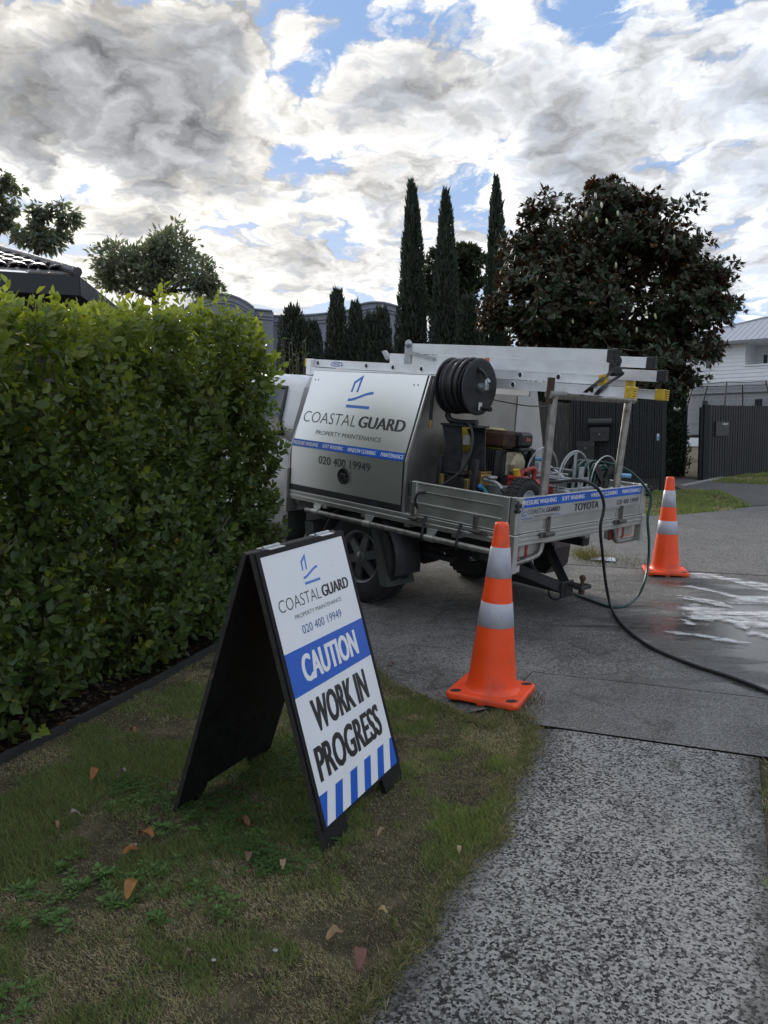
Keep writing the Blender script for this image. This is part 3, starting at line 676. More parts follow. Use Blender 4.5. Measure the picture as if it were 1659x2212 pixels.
def tyre(b, c, r=.360, w=.225):
    h = w/2; b.lathe([(.20,-h*.86),(.235,-h),(r-.055,-h*1.04),(r-.018,-h*.93),(r,-h*.74),(r,-.012),(r-.008,-.006),(r-.008,.006),(r,.012),(r,h*.74),(r-.018,h*.93),(r-.055,h*1.04),(.235,h),(.20,h*.86)], c, (0,1,0), 44)
    for k in range(44):
        a = 2*math.pi*(k+.5)/44
        for s_ in (-1, 1):
            ca, sa = math.cos(a), math.sin(a); R_ = Matrix.Translation(Vector(c)) @ Matrix.Rotation(a, 4, 'Y')
            b.box(r-.010,r+.005,s_*h*.28,s_*h*.86,-.016,.016,0,R_)
def rim(b, c, side):
    b.lathe([(.206,-.10),(.206,-.08),(.190,-.05),(.190,.08),(.206,.098),(.212,.104),(.202,.106),(.186,.088),(.182,.05)], c, (0,side,0), 40)
    for k in range(6):
        a = 2*math.pi*k/6+.3; M = Matrix.Translation(Vector(c)) @ Matrix.Rotation(a, 4, 'Y')
        y = side*.075
        pr = [(.04,-.036),(.19,-.028),(.19,.028),(.04,.036)]
        b.prism([tuple(M @ Vector((x, y+side*(.018*(1-x/.19)), z))) for x, z in pr], np.array(M.to_3x3() @ Vector((0,-side*.03,0))))
    b.lathe([(.0,.100),(.035,.098),(.045,.088),(.062,.082),(.066,.05),(0,.05)], c, (0,side,0), 24)
for (x, y, z, sd) in ((1.48,-.195,-.678,1),(1.48,-1.605,-.678,-1),(4.38,-.195,-.678,1),(4.38,-1.605,-.678,-1)):
    w_ = P('wheel', M_rub, lambda b: tyre(b, (x,y,z)))
    P('rim', mat('alloy_rim', (.25,.255,.26), .38, .8, var=.1, scale=10, dirt=((.12,.11,.10),.3)) if 'alloy_rim' not in bpy.data.materials else bpy.data.materials['alloy_rim'], lambda b: rim(b, (x,y,z), sd), w_)
    P('brake_disc', M_dark, lambda b: b.lathe([(0,.0),(.16,.0),(.16,.02),(0,.02)], (x,y,z), (0,sd,0), 20), w_)
    ar = P('wheel_arch', M_dark, lambda b: b.lathe([(.43,-.14),(.43,.13),(.415,.13),(.415,-.14),(.43,-.14)], (x,y,z), (0,1,0), 18, a0=rad(-188) if x < 3 else rad(-180), a1=rad(8) if x < 3 else rad(0)))
for (y0, y1) in ((-.36,-.055), (-1.745,-1.44)):
    P('mudflap', M_flap, lambda b: (b.prism([(1.29,y0,-.42),(1.29,y1,-.42),(1.135,y1,-.84),(1.135,y0,-.84)], (-.012,0,.004)), b.prism([(1.29,y1,-.42),(1.33,y1,-.42),(1.20,y1,-.84),(1.135,y1,-.84)], (0,-.02,0))))
P('side_mudguard', M_dark, lambda b: b.prism([(x,-1.50,z) for x, z in ((1.12,-.36),(.70,-.36),(.64,-.44),(.60,-.60),(.61,-.75),(.67,-.83),(.76,-.83),(.80,-.74),(.92,-.70),(1.12,-.70))], (0,-.25,0)))
P('rear_bar', M_steel, lambda b: b.tube(crom([(.05,-.01,-.448),(.05,-.28,-.428),(.05,-.375,-.405),(.05,-.405,-.36),(.05,-.405,-.30)], 5), .019, 12))
P('rear_bar', M_steel, lambda b: b.tube(crom([(.05,-1.43,-.30),(.05,-1.43,-.37),(.05,-1.46,-.425),(.05,-1.54,-.440),(.05,-1.79,-.440)], 5), .019, 12))
for (y, sg) in ((-.055,-1), (-1.41,-1)):
    l_ = P('tail_lamp', M_lampc, lambda b: b.box(.075,.13,y,y+sg*.38,-.425,-.318,.012))
    P('red_lens', M_lamp, lambda b: (b.box(.068,.10,y,y+sg*.13,-.427,-.316,.010), b.box(.068,.10,y+sg*.19,y+sg*.225,-.427,-.316,.008)), l_)
_np = P('number_plate', mat('plate_white', (.68,.68,.66), .45, var=.04, scale=8), lambda b: b.box(.196,.2,-.39,-.05,-.565,-.465,.001))
letters('lettering', '37', M_ink, _np, (.1945,-.270,-.553), E1, EZ, .105, .076, .012)
def towbar(b):
    b.box(.06,.62,-.89,-.81,-.765,-.685,.006); b.box(.55,.62,-1.40,-.40,-.56,-.47,.006)
    b.prism([(.56,-.46,-.56),(.62,-.46,-.56),(.12,-.82,-.765),(.06,-.82,-.765)], (0,-.012,.075)); b.prism([(.56,-1.34,-.56),(.62,-1.34,-.56),(.12,-.88,-.765),(.06,-.88,-.765)], (0,.012,.075))
    b.prism([(.30,-.83,-.70),(.44,-.83,-.70),(.60,-.83,-.50),(.50,-.83,-.50)], (0,-.04,0)); b.box(.07,.09,-.93,-.77,-.79,-.67,.004)
    b.box(-.075,.06,-.885,-.815,-.700,-.675,.006); b.tube(crom([(.20,-.80,-.765),(.16,-.77,-.80),(.10,-.77,-.80),(.07,-.80,-.765)], 4), .008, 8)
    b.box(-.078,-.012,-.92,-.78,-.70,-.672,.004)
_tb = P('tow_bar', M_dark, towbar)
P('tow_ball', M_rust, lambda b: (b.cyl((-.04,-.85,-.70),(-.04,-.85,-.64),.014,12), b.lathe([(0,-.025),(.016,-.019),(.025,0),(.016,.019),(0,.025)], (-.04,-.85,-.622), (0,0,1), 16), b.cyl((-.04,-.85,-.74),(-.04,-.85,-.70),.022,6)), _tb)
P('socket', M_galv, lambda b: (b.box(.18,.20,-1.30,-1.20,-.36,-.30), b.cyl((.17,-1.24,-.36),(.23,-1.24,-.36),.05,14)))
# ladder rack over the tailgate
rk = P('ladder_rack', M_steel, lambda b: (b.tube([(.03,-.335,-.238),(.03,-.362,.655)], .0275, 14), b.tube([(.03,-1.325,-.238),(.03,-1.389,.655)], .0275, 14), b.tube([(.03,-.29,.655),(.03,-1.47,.655)], .0285, 14)))
P('rack_bracket', M_rust, lambda b: b.box(.02,.04,-.345,-.28,.60,.765,.003), rk)
# cab
def loft(b, st, smooth=True):
    n = len(st[0]); vs = [v for s in st for v in s]; fs = []
    for i in range(len(st)-1):
        for k in range(n): fs.append((i*n+k, i*n+(k+1) % n, (i+1)*n+(k+1) % n, (i+1)*n+k))
    b.add(vs, fs, smooth); b.add(st[0], [tuple(range(n))]); b.add(st[-1], [tuple(range(n))])
YC = -.90
def sec(x, hb, hm, ht, z0, z1, z2):
    pr = [(-hb,z0),(-hm,z0+.10),(-hm-.012,(z0+z1)/2),(-hm+.01,z1-.05),(-ht,z2-.04),(-ht+.06,z2),(ht-.06,z2),(ht,z2-.04),(hm-.01,z1-.05),(hm+.012,(z0+z1)/2),(hm,z0+.10),(hb,z0)]
    return [(x,YC+y,z) for y, z in pr]
cabm = P('cab_body', M_white, lambda b: (loft(b, [sec(2.34,.80,.845,.80,-.62,.14,.18), sec(2.42,.82,.858,.83,-.63,.17,.20), sec(3.3,.82,.862,.835,-.64,.17,.20), sec(3.9,.82,.86,.82,-.64,.16,.20), sec(4.3,.82,.86,.78,-.42,.13,.17), sec(4.85,.80,.84,.74,-.50,.05,.10), sec(5.08,.66,.70,.60,-.48,-.08,-.02)]),
    loft(b, [[(x+dx,YC+y,z) for y, z, dx in ((-.83,.16,0),(-.80,.30,0),(-.665,.60,.05),(-.58,.69,.09),(.58,.69,.09),(.665,.60,.05),(.80,.30,0),(.83,.16,0))] for x in (2.345,2.42)]+[[(x,YC+y*f_,z) for y, z, f_ in ((-.83,.16,1),(-.80,.30,1),(-.67,.61,1),(-.58,.705,1),(.58,.705,1),(.67,.61,1),(.80,.30,1),(.83,.16,1))] for x in (2.6,3.35)]+[[(x,YC+y,z) for x, y, z in ((4.15,-.80,.16),(4.0,-.78,.30),(3.62,-.65,.60),(3.5,-.55,.67),(3.5,.55,.67),(3.62,.65,.60),(4.0,.78,.30),(4.15,.80,.16))]])))
def sidewin(b, sg):
    o = lambda x, z: (x, YC+sg*(.80+.009-(z-.30)*.43 if z > .30 else .83+.009-(z-.16)*.21), z)
    b.add([o(2.47,.205), o(3.95,.205), o(3.88,.32), o(3.60,.585), o(2.62,.585), o(2.56,.32)], [(0,1,2,5),(5,2,3,4)])
for sg in (1, -1): P('side_window', M_glass, lambda b: sidewin(b, sg), cabm)
def winframe(b):
    o = lambda x, z: np.array([x, YC+(.80+.011-(z-.30)*.43 if z > .30 else .83+.011-(z-.16)*.21), z])
    b.tube([o(3.95,.205), o(3.88,.32), o(3.60,.59), o(2.60,.59), o(2.535,.32), o(2.45,.20), o(3.95,.20)], .018, 6)
P('window_frame', M_blk, winframe, cabm)
P('rear_window', M_glass, lambda b: b.quad((2.346,YC-.60,.22),(2.346,YC+.60,.22),(2.395,YC+.55,.58),(2.395,YC-.55,.58)), cabm)
P('windscreen', M_glass, lambda b: b.quad((4.105,YC-.70,.22),(4.105,YC+.70,.22),(3.60,YC+.55,.635),(3.60,YC-.55,.635)), cabm)
_dr = P('cab_door', M_white, lambda b: b.prism([(2.62,YC+.871,-.50),(3.75,YC+.873,-.50),(3.85,YC+.872,-.2),(3.85,YC+.855,.14),(2.62,YC+.855,.14)], (0,.006,0)))
P('door_handle', M_blk, lambda b: b.box(2.70,2.86,YC+.872,YC+.90,.04,.08,.008), _dr)
P('side_mirror', M_blk, lambda b: b.box(3.70,3.78,YC+.90,YC+1.10,.18,.40,.03), cabm)
P('front_bumper', M_blk, lambda b: b.box(4.95,5.14,YC-.80,YC+.80,-.56,-.32,.05), cabm)
for sg in (-1, 1): P('headlight', M_lampc, lambda b: b.box(4.86,5.05,YC+sg*.48,YC+sg*.78,-.18,-.02,.03), cabm)
P('sill_guard', M_flap, lambda b: (b.prism([(2.33,-.06,-.44),(2.62,-.06,-.44),(2.66,-.06,-.72),(2.42,-.06,-.78),(2.33,-.06,-.66)], (0,-.20,0)), b.prism([(2.05,-.10,-.50),(2.16,-.10,-.50),(2.10,-.10,-.80),(2.00,-.10,-.80)], (0,-.18,0))))

# ------------------------------------------------------------------ ladders on the rack
L1 = thing('extension_ladder', 'aluminium extension ladder with yellow end caps lying lowest on the truck rack', 'ladder', (1.0,-.52,.70), frame=TRK)
def zu(x): return .766+.0185*x
def Q(th, name, m, fn, parent=None):
    mb = MB(); fn(mb); return mb.build(name, m, parent or th)
def lrail(b, x0, x1, y, sg, dz, h=.064):
    """I-shaped ladder rail; sg = which way the flanges point"""
    def bx(ya, yb, za, zb):
        vs = [(x, yy, zu(x)+dz+zz) for x in (x0, x1) for yy in (ya, yb) for zz in (za, zb)]
        b.add(vs, [(0,1,3,2),(4,6,7,5),(0,4,5,1),(2,3,7,6),(0,2,6,4),(1,5,7,3)])
    bx(y, y+sg*.004, -h/2+.003, h/2-.003); bx(y+sg*.0, y-sg*.030, h/2-.004, h/2); bx(y, y-sg*.030, -h/2, -h/2+.004)
    bx(y+sg*.004, y+sg*.006, h/2-.010, h/2); bx(y+sg*.004, y+sg*.006, -h/2, -h/2+.010)
M_hole_shade = mat('hollow_shade', (.02,.02,.022), .8, var=.2, scale=20)  # flat dark faces: the shade inside openings is put into the colour
for (tag_, x0, x1, ya, yb, dz) in (('lower', -.53, 2.42, -.30, -.75, -.068), ('upper', -.33, 2.50, -.336, -.714, 0.003)):
    for (y, sg) in ((ya, 1), (yb, -1)): Q(L1, 'rail', M_lad, lambda b: lrail(b, x0, x1, y, sg, dz))
    off = -.01 if tag_ == 'upper' else .018
    for k in range(-1, 9):
        x = off+k*.2955
        if x < x0+.05 or x > x1-.05: continue
        z = zu(x)+dz
        D_ = [(x+.020*math.cos(a)*(1 if math.cos(a) > 0 else .75), z+.020*math.sin(a)) for a in [2*math.pi*i/14 for i in range(14)]]
        r_ = Q(L1, 'rung', M_lad, lambda b: (b.prism([(p, ya+.0055, q) for p, q in D_], (0, yb-ya-.011, 0)),
              b.tube([(p, ya+.006, q) for p, q in D_], .0035, 6, closed=True)))
        Q(L1, 'rung_shade_disc', M_hole_shade, lambda b: b.add([(x+(p-x)*.86, ya+.0062, z+(q-z)*.86) for p, q in D_], [tuple(range(14))]), r_)  # disc coloured as the shade in a hollow rung end
def ycap(b, x, y, dz, sg):
    z = zu(x)+dz; b.box(x-.012,x+.045,y-.034 if sg > 0 else y-.012,y+.012 if sg > 0 else y+.034,z-.037,z+.037,.004)
    for i in range(5): b.box(x-.024,x-.010,y-.03,y+.010,z-.036+i*.0148,z-.036+i*.0148+.010,.003)
    for q in (-.016,.016): b.cyl((x+.022,y+sg*.010,z+q),(x+.022,y+sg*.016,z+q),.007,10)
for (x, y, dz, sg) in ((-.54,-.30,-.066,1),(-.54,-.75,-.066,-1)): Q(L1, 'end_cap', M_yel, lambda b: ycap(b, x, y, dz, sg))
for y in (-.336,-.714): Q(L1, 'guide_bracket', M_yel, lambda b: (b.box(-.345,-.325,y-.03,y+.014,zu(-.34)-.032,zu(-.34)+.040,.004), b.box(-.325,-.295,y+.004,y+.012,zu(-.34)-.032,zu(-.34)+.034,.003)))
for (y, dz) in ((-.336,.002),(-.714,.002)): Q(L1, 'end_cap', M_yel, lambda b: (b.box(2.49,2.525,y-.02,y+.016,zu(2.5)+dz-.034,zu(2.5)+dz+.034,.006)))
Q(L1, 'rail_lock', M_lad, lambda b: b.box(2.405,2.47,-.345,-.292,zu(2.44)-.105,zu(2.44)+.036,.004))
def oval(b, c, rx, rz, y):
    b.add([(c[0]+rx*math.cos(2*math.pi*i/28), y, c[1]+rz*math.sin(2*math.pi*i/28)) for i in range(28)], [tuple(range(28))])
_lb = Q(L1, 'maker_label', M_blue, lambda b: oval(b, (2.118, zu(2.118)+.002), .075, .021, -.3295))
Q(L1, 'label_field', M_wink, lambda b: oval(b, (2.118, zu(2.118)+.002), .066, .014, -.3290), _lb)
letters('lettering', 'WERNER', M_ink, _lb, (2.162,-.3286,zu(2.118)-.006), (-1,0,0), (0,0,1), .088, .016, .012)
# step ladder on top of it
L2 = thing('step_ladder', 'folded aluminium step ladder with black feet strapped on top of the extension ladder', 'ladder', (.5,-.57,.80), frame=TRK)
def stile(b, x0, x1, y, z0, z1, s0):
    """wide ribbed stile, slightly sloping"""
    sl = .020
    def bx(ya, yb, za, zb):
        vs = [(x, yy, s0+sl*(x-0)+zz) for x in (x0, x1) for yy in (ya, yb) for zz in (za, zb)]
        b.add(vs, [(0,1,3,2),(4,6,7,5),(0,4,5,1),(2,3,7,6),(0,2,6,4),(1,5,7,3)])
    bx(y-.012, y, z0, z1)
    for i in range(9):
        a = z0+(z1-z0)*(i+.15)/9; bx(y, y+.0022, a, a+(z1-z0)*.062)
    bx(y-.03, y+.003, z1-.004, z1+.0005); bx(y-.03, y+.003, z0-.0005, z0+.004)
for (nm, x0, x1, y, z0, z1) in (('stile',-.33,1.385,-.40,.090,.168),('stile',-.34,1.56,-.402,.004,.084),('stile',-.41,1.36,-.755,.076,.146),('stile',-.52,1.56,-.70,-.012,.060)):
    Q(L2, nm, M_lad, lambda b: stile(b, x0, x1, y, z0, z1, .795))
for k in range(5):
    x = 1.15-.33*k; Q(L2, 'tread', M_lad, lambda b: (b.box(x-.03,x+.045,-.742,-.414,.935+.02*x,.955+.02*x,.003), b.box(x-.03,x-.022,-.742,-.414,.91+.02*x,.935+.02*x)))
def foot(b, x, y, z, h):
    b.box(x-.025,x+.028,y-.035,y+.008,z,z+h,.006)
    for i in range(6): b.box(x-.034,x-.022,y-.034,y+.006,z+.004+i*h/6,z+.004+i*h/6+h/10,.002)
    for q in (.2,.8): b.cyl((x+.014,y+.007,z+h*q),(x+.014,y+.011,z+h*q),.007,10)
for (x, y, z, h) in ((-.335,-.40,.875,.085),(-.355,-.402,.790,.086),(-.43,-.755,.858,.080),(-.535,-.70,.772,.078)): 
    Q(L2, 'foot', M_blk, lambda b: foot(b, x, y, z, h))
Q(L2, 'hinge_plate', M_galv, lambda b: (b.box(1.33,1.40,-.397,-.392,.83,.985,.002), b.lathe([(.035,0),(.035,.005),(0,.005)], (1.365,-.397,.985), (0,1,0), 20), b.cyl((1.365,-.392,.985),(1.365,-.384,.985),.008,10), b.cyl((1.365,-.392,.85),(1.365,-.384,.85),.006,10)))
Q(L2, 'spreader', M_galv, lambda b: b.prism([(1.36,-.388,.905),(1.36,-.388,.935),(1.09,-.388,.885),(1.09,-.388,.858)], (0,.004,0)))
Q(L2, 'catch', M_galv, lambda b: b.prism([(1.56,-.40,.875),(1.60,-.40,.855),(1.655,-.40,.925),(1.625,-.40,.935)], (0,-.03,0)))
Q(L2, 'end_channel', M_lad, lambda b: b.box(1.40,1.58,-.735,-.414,.82,.835,.002))
for (x, c) in ((.775, M_yel), (.61, mat('orange_sticker', (.62,.16,.05), .5, var=.05, scale=9))): Q(L2, 'sticker', c, lambda b: b.box(x-.018,x+.018,-.397,-.3965,.822+.02*x,.878+.02*x-(0 if c is not M_yel else .03)))
st_ = thing('tie_strap', 'black webbing strap crossed over the ends of both ladders', 'strap', (-.36,-.55,.70), frame=TRK)
def webb(b, pts, w=.016):
    P_ = crom(pts, 4)
    for i in range(len(P_)-1):
        a, c = P_[i], P_[i+1]; b.add([a+V3(w,0,0), a-V3(w,0,0), c-V3(w,0,0), c+V3(w,0,0)], [(0,1,2,3)]); b.add([a+V3(w,.003,0), a-V3(w,.003,0), c-V3(w,-.003,0), c+V3(w,.003,0)], [(0,1,2,3)])
Q(st_, 'webbing', M_blk, lambda b: (webb(b, [(-.375,-.62,.966),(-.36,-.40,.966),(-.375,-.384,.93),(-.40,-.384,.885),(-.37,-.384,.83),(-.30,-.292,.73),(-.20,-.32,.655)]), webb(b, [(-.34,-.384,.89),(-.40,-.384,.83),(-.42,-.384,.80),(-.36,-.292,.72),(-.31,-.30,.665)])))
Q(st_, 'buckle', M_dark, lambda b: b.box(-.425,-.375,-.384,-.372,.80,.845,.005))

for th_, dy_ in ((L1,-.20),(L2,-.185),(st_,-.19)):
    th_.e.matrix_world = TRK @ Matrix.Translation((.124,dy_,.006)) @ Matrix.Diagonal((1.041,1,1,1)) @ Matrix.Translation(Vector(th_.org))

# ------------------------------------------------------------------ hose reel and pressure washer in the tray
HR = thing('black_hose_reel', 'black steel hose reel wound with thick black hose beside the canopy', 'hose reel', (.80,-.45,-.238), frame=TRK)
RC = np.array([.80,-.45,.677])
for x in (.705, .948): Q(HR, 'flange', M_dark, lambda b: b.lathe([(0,-.002),(.17,-.002),(.192,-.006),(.197,0),(.192,.004),(.17,.003),(0,.003)], (x,-.45,.677), (1,0,0), 48))
def coil(b, r, x0, x1, turns, tr, ph=0, c=RC, seed=1, wob=.006):
    rn = random.Random(seed); ax = [rn.uniform(0, 6) for _ in range(4)]
    n = int(turns*30); b.tube([(x0+(x1-x0)*i/n+wob*math.sin(i*.11+ax[0]), c[1]+(r+wob*.5*math.sin(i*.23+ax[1]))*math.cos(ph+2*math.pi*i/30), c[2]+(r+wob*.5*math.sin(i*.19+ax[2]))*math.sin(ph+2*math.pi*i/30)) for i in range(n+1)], tr, 8)
Q(HR, 'wound_hose', M_hose, lambda b: (coil(b, .140,.725,.930,9,.0125,0), coil(b, .164,.728,.928,8,.0125,1,seed=2,wob=.009), coil(b, .184,.75,.92,5.2,.0125,2,seed=3,wob=.014)))
Q(HR, 'drum', M_dark, lambda b: b.cyl((.71,-.45,.677),(.945,-.45,.677),.10,24))
Q(HR, 'hub_swivel', M_galv, lambda b: (b.cyl((.700,-.45,.677),(.672,-.45,.677),.028,16), b.cyl((.676,-.45,.677),(.640,-.45,.677),.017,12), b.box(.632,.662,-.468,-.432,.655,.700,.005), b.tube([(.648,-.45,.69),(.66,-.462,.735),(.688,-.45,.775)], .010, 8), b.cyl((.64,-.475,.71),(.66,-.462,.735),.016,6)))
Q(HR, 'hose_joint', M_hose, lambda b: b.tube(crom([(.655,-.464,.728),(.672,-.45,.77),(.70,-.42,.80)], 4), .014, 8))
Q(HR, 'crank_handle', M_blk, lambda b: (b.cyl((.702,-.48,.532),(.62,-.48,.527),.014,14), b.cyl((.632,-.48,.528),(.612,-.48,.527),.017,14)))
Q(HR, 'crank_plate', M_lad, lambda b: (b.box(.696,.702,-.49,-.452,.515,.57,.003)))
Q(HR, 'cradle', M_dark, lambda b: (b.tube(crom([(.965,-.45,.60),(.968,-.45,.50),(.955,-.45,.445),(.90,-.45,.425),(.76,-.45,.425),(.70,-.45,.43)], 5), .021, 10), b.box(.64,.975,-.52,-.38,.395,.410,.003), b.box(.96,.972,-.48,-.42,.45,.70,.003)))
Q(HR, 'stand_leg', M_dark, lambda b: b.prism([(.972,-.40,.395),(.80,-.40,.395),(.775,-.40,.20),(.83,-.40,-.236),(.985,-.40,-.236),(.925,-.40,.25)], (0,-.012,0)))
Q(HR, 'stand_leg', M_dark, lambda b: (b.prism([(.79,-.50,.395),(.665,-.50,.395),(.62,-.50,-.10),(.62,-.50,-.236),(.745,-.50,-.236)], (0,-.012,0)), b.prism([(.79,-.49,.38),(.82,-.49,.38),(.70,-.49,.20),(.68,-.49,.24)], (0,-.01,0))))
Q(HR, 'hose_tail', M_hose, lambda b: b.tube(crom([(.955,-.27,.72),(.962,-.255,.60),(.967,-.26,.50),(.968,-.265,.43)], 4), .0135, 8))
Q(HR, 'hose_end_fitting', M_brass, lambda b: (b.cyl((.968,-.265,.43),(.968,-.266,.37),.011,10), b.cyl((.968,-.266,.395),(.968,-.266,.372),.015,6)))
Q(HR, 'feed_hose', M_hose, lambda b: b.tube(crom([(.78,-.40,.43),(.70,-.36,.42),(.64,-.33,.35),(.625,-.30,.22),(.66,-.27,.11),(.74,-.22,.02),(.84,-.18,-.05),(.93,-.13,-.09),(.94,-.16,-.19),(.85,-.3,-.21)], 5), .0095, 8))

HR.e.matrix_world = TRK @ Matrix.Translation(Vector(HR.org)+Vector((-.11,.15,.004)))
PW = thing('pressure_washer', 'petrol pressure washer with yellow fuel tank and rusty muffler in the tray', 'pressure washer', (.72,-.82,-.238), frame=TRK)
def ptank(b):
    rings = []
    for (z, k) in ((.17,.62),(.20,.88),(.26,1),(.33,1),(.362,.93),(.372,.82)):
        rings.append([(.955+k*.155*math.copysign(abs(math.cos(a))**.55, math.cos(a)), -.74+k*.18*math.copysign(abs(math.sin(a))**.55, math.sin(a)), z) for a in [2*math.pi*i/20 for i in range(20)]])
    b.add([v for r in rings for v in r], [(i*20+q, i*20+(q+1) % 20, (i+1)*20+(q+1) % 20, (i+1)*20+q) for i in range(5) for q in range(20)], True); b.add(rings[-1], [tuple(range(20))]); b.add(rings[0], [tuple(range(20))])
Q(PW, 'fuel_tank', M_yel2, ptank)
Q(PW, 'tank_label', M_wink, lambda b: b.box(.93,.99,-.562,-.557,.24,.31))
def muff(b):
    b.box(.575,.83,-.66,-.52,.245,.372,.022)
    for i in range(4):
        for j in range(5):
            if 1 <= i <= 2 and 1 <= j <= 3: continue
            b.box(.566,.574,-.545-.028*i-.008,-.545-.028*i+.004,.262+j*.020,.270+j*.020)
mf = Q(PW, 'muffler', M_rust, muff)
Q(PW, 'exhaust_port', M_hole_shade, lambda b: (b.cyl((.575,-.588,.312),(.570,-.588,.312),.017,14)), mf)
af = Q(PW, 'air_filter', M_blk, lambda b: (b.box(.55,.70,-.84,-.672,.252,.362,.02), b.box(.545,.71,-.845,-.668,.225,.250,.008)))
Q(PW, 'filter_badge', mat('red_badge', (.5,.12,.09), .5, var=.1, scale=9), lambda b: (b.box(.548,.5495,-.795,-.760,.300,.322), b.box(.548,.5495,-.755,-.740,.296,.330)), af)
def block(b):
    b.box(.60,.86,-.92,-.56,-.06,.22,.02); b.box(.70,.90,-.62,-.50,.0,.16,.02)
    for i in range(9): b.box(.62+.022*i,.632+.022*i,-.57,-.475,.03,.235,.002)
Q(PW, 'engine_block', M_dark, block)
Q(PW, 'starter_cover', M_beige, lambda b: (b.lathe([(.085,-.02),(.083,.03),(.066,.052),(.030,.060),(0,.060)], (.585,-.66,.135), (-1,0,-.05), 9, smooth=False), b.box(.585,.60,-.75,-.57,.05,.22,.01)))
Q(PW, 'engine_bracket', M_dark, lambda b: (b.box(.56,.60,-.90,-.84,-.12,.24,.006), b.box(.555,.575,-.98,-.50,-.13,-.10,.004), b.tube(crom([(.57,-.80,-.02),(.50,-.84,-.02),(.47,-.84,-.08),(.48,-.82,-.17)], 5), .022, 10)))
def pframe(b):
    b.box(.40,.95,-1.05,-.20,-.225,-.195,.006)
    for (x, y, h) in ((.93,-.24,.17),(.63,-.26,.17),(.43,-.60,.10)): b.box(x-.02,x+.02,y-.02,y+.02,-.236,h,.003)
    b.tube([(.93,-.24,.03),(.63,-.26,.03)], .012, 8); b.tube([(.93,-.24,-.08),(.63,-.26,-.08)], .012, 8)
Q(PW, 'base_frame', M_dark, pframe)
Q(PW, 'pump', M_brass, lambda b: (b.box(.58,.74,-.40,-.28,-.02,.07,.01), b.cyl((.58,-.30,.045),(.48,-.28,.04),.014,10), b.box(.60,.72,-.42,-.30,.07,.085,.004)))
for (x, y, z) in ((.875,-.205,.02),(.645,-.20,.01)): Q(PW, 'pump_block', M_brass, lambda b: (b.box(x-.018,x+.018,y-.016,y+.016,z-.05,z+.025,.005), b.box(x-.014,x+.014,y-.014,y+.014,z-.14,z-.052,.003)))
Q(PW, 'gearbox', M_blk, lambda b: (b.box(.70,.86,-.36,-.22,-.20,.05,.015), b.box(.69,.87,-.37,-.21,.052,.07,.004)))
Q(PW, 'gauge', M_galv, lambda b: (b.lathe([(0,.0),(.034,.0),(.036,.01),(.032,.018),(0,.018)], (.50,-.29,.052), (0,0,1), 20), b.cyl((.56,-.28,.04),(.46,-.27,.035),.013,8), b.tube(crom([(.46,-.27,.035),(.42,-.265,.02),(.39,-.26,-.005)], 4), .012, 8)))
Q(PW, 'outlet_hose', M_hose, lambda b: b.tube(crom([(.39,-.26,-.005),(.33,-.25,-.05),(.27,-.24,-.13),(.26,-.22,-.21)], 5), .0125, 8))
Q(PW, 'inlet_hose', mat('blue_green_hose', (.03,.16,.19), .4, var=.15, scale=20), lambda b: b.tube(crom([(.57,-.25,-.01),(.52,-.235,-.02),(.46,-.20,-.06),(.41,-.16,-.13),(.40,-.12,-.20)], 5), .012, 8))
Q(PW, 'hose_coupling', mat('blue_coupling', (.04,.22,.5), .4), lambda b: b.cyl((.575,-.255,-.008),(.545,-.243,-.014),.018,10))
Q(PW, 'cross_member', M_galv, lambda b: (b.box(.45,.62,-.44,-.36,-.20,.0,.004), b.box(.28,.62,-.70,-.42,-.19,-.165,.004)))
def pwheel(b, c):
    b.lathe([(.085,-.05),(.11,-.062),(.145,-.055),(.158,-.03),(.160,0),(.158,.03),(.145,.055),(.11,.062),(.085,.05)], c, (1,0,0), 36)
    for k in range(30):
        a = 2*math.pi*k/30; M = Matrix.Translation(Vector(c)) @ Matrix.Rotation(a, 4, 'X')
        for s_ in (-1, 1): b.box(s_*.008,s_*.045,-.009,.009,.156,.164,0,M)
wh = Q(PW, 'trolley_wheel', M_rub, lambda b: pwheel(b, (.285,-.36,-.082)))
Q(PW, 'wheel_rim', mat('white_rim', (.62,.63,.66), .4, var=.08, scale=10), lambda b: b.lathe([(.088,.045),(.080,.05),(.070,.02),(.030,.012),(.026,.04),(0,.04)], (.285,-.36,-.082), (-1,0,0), 28), wh)

PW.e.matrix_world = TRK @ Matrix.Translation(Vector(PW.org)+Vector((-.085,0,.010)))
for (x, y, z, hh, lab, nm) in ((.50,-1.00,-.235,.22,'red plastic fuel can with yellow cap right of the engine','a'),(.36,-.60,-.190,.24,'low red fuel can partly hidden below the engine, behind the trolley wheel','b')):
    FC = thing('fuel_can', lab, 'fuel can', (x,y,z), 'red fuel cans in the tray', TRK)
    Q(FC, 'body', M_red, lambda b: (b.box(x-.07,x+.07,y-.14,y+.14,z,z+hh,.025), b.box(x-.062,x+.062,y+.02,y+.14,z+hh,z+hh+.03,.012)))
    Q(FC, 'handle', M_red, lambda b: b.tube(crom([(x,y-.12,z+hh),(x,y-.12,z+hh+.06),(x,y-.08,z+hh+.075),(x,y+.03,z+hh+.05),(x,y+.06,z+hh)], 5), .017, 8))
    Q(FC, 'cap', M_yel, lambda b: b.cyl((x,y+.09,z+hh+.02),(x,y+.11,z+hh+.075),.025,14))

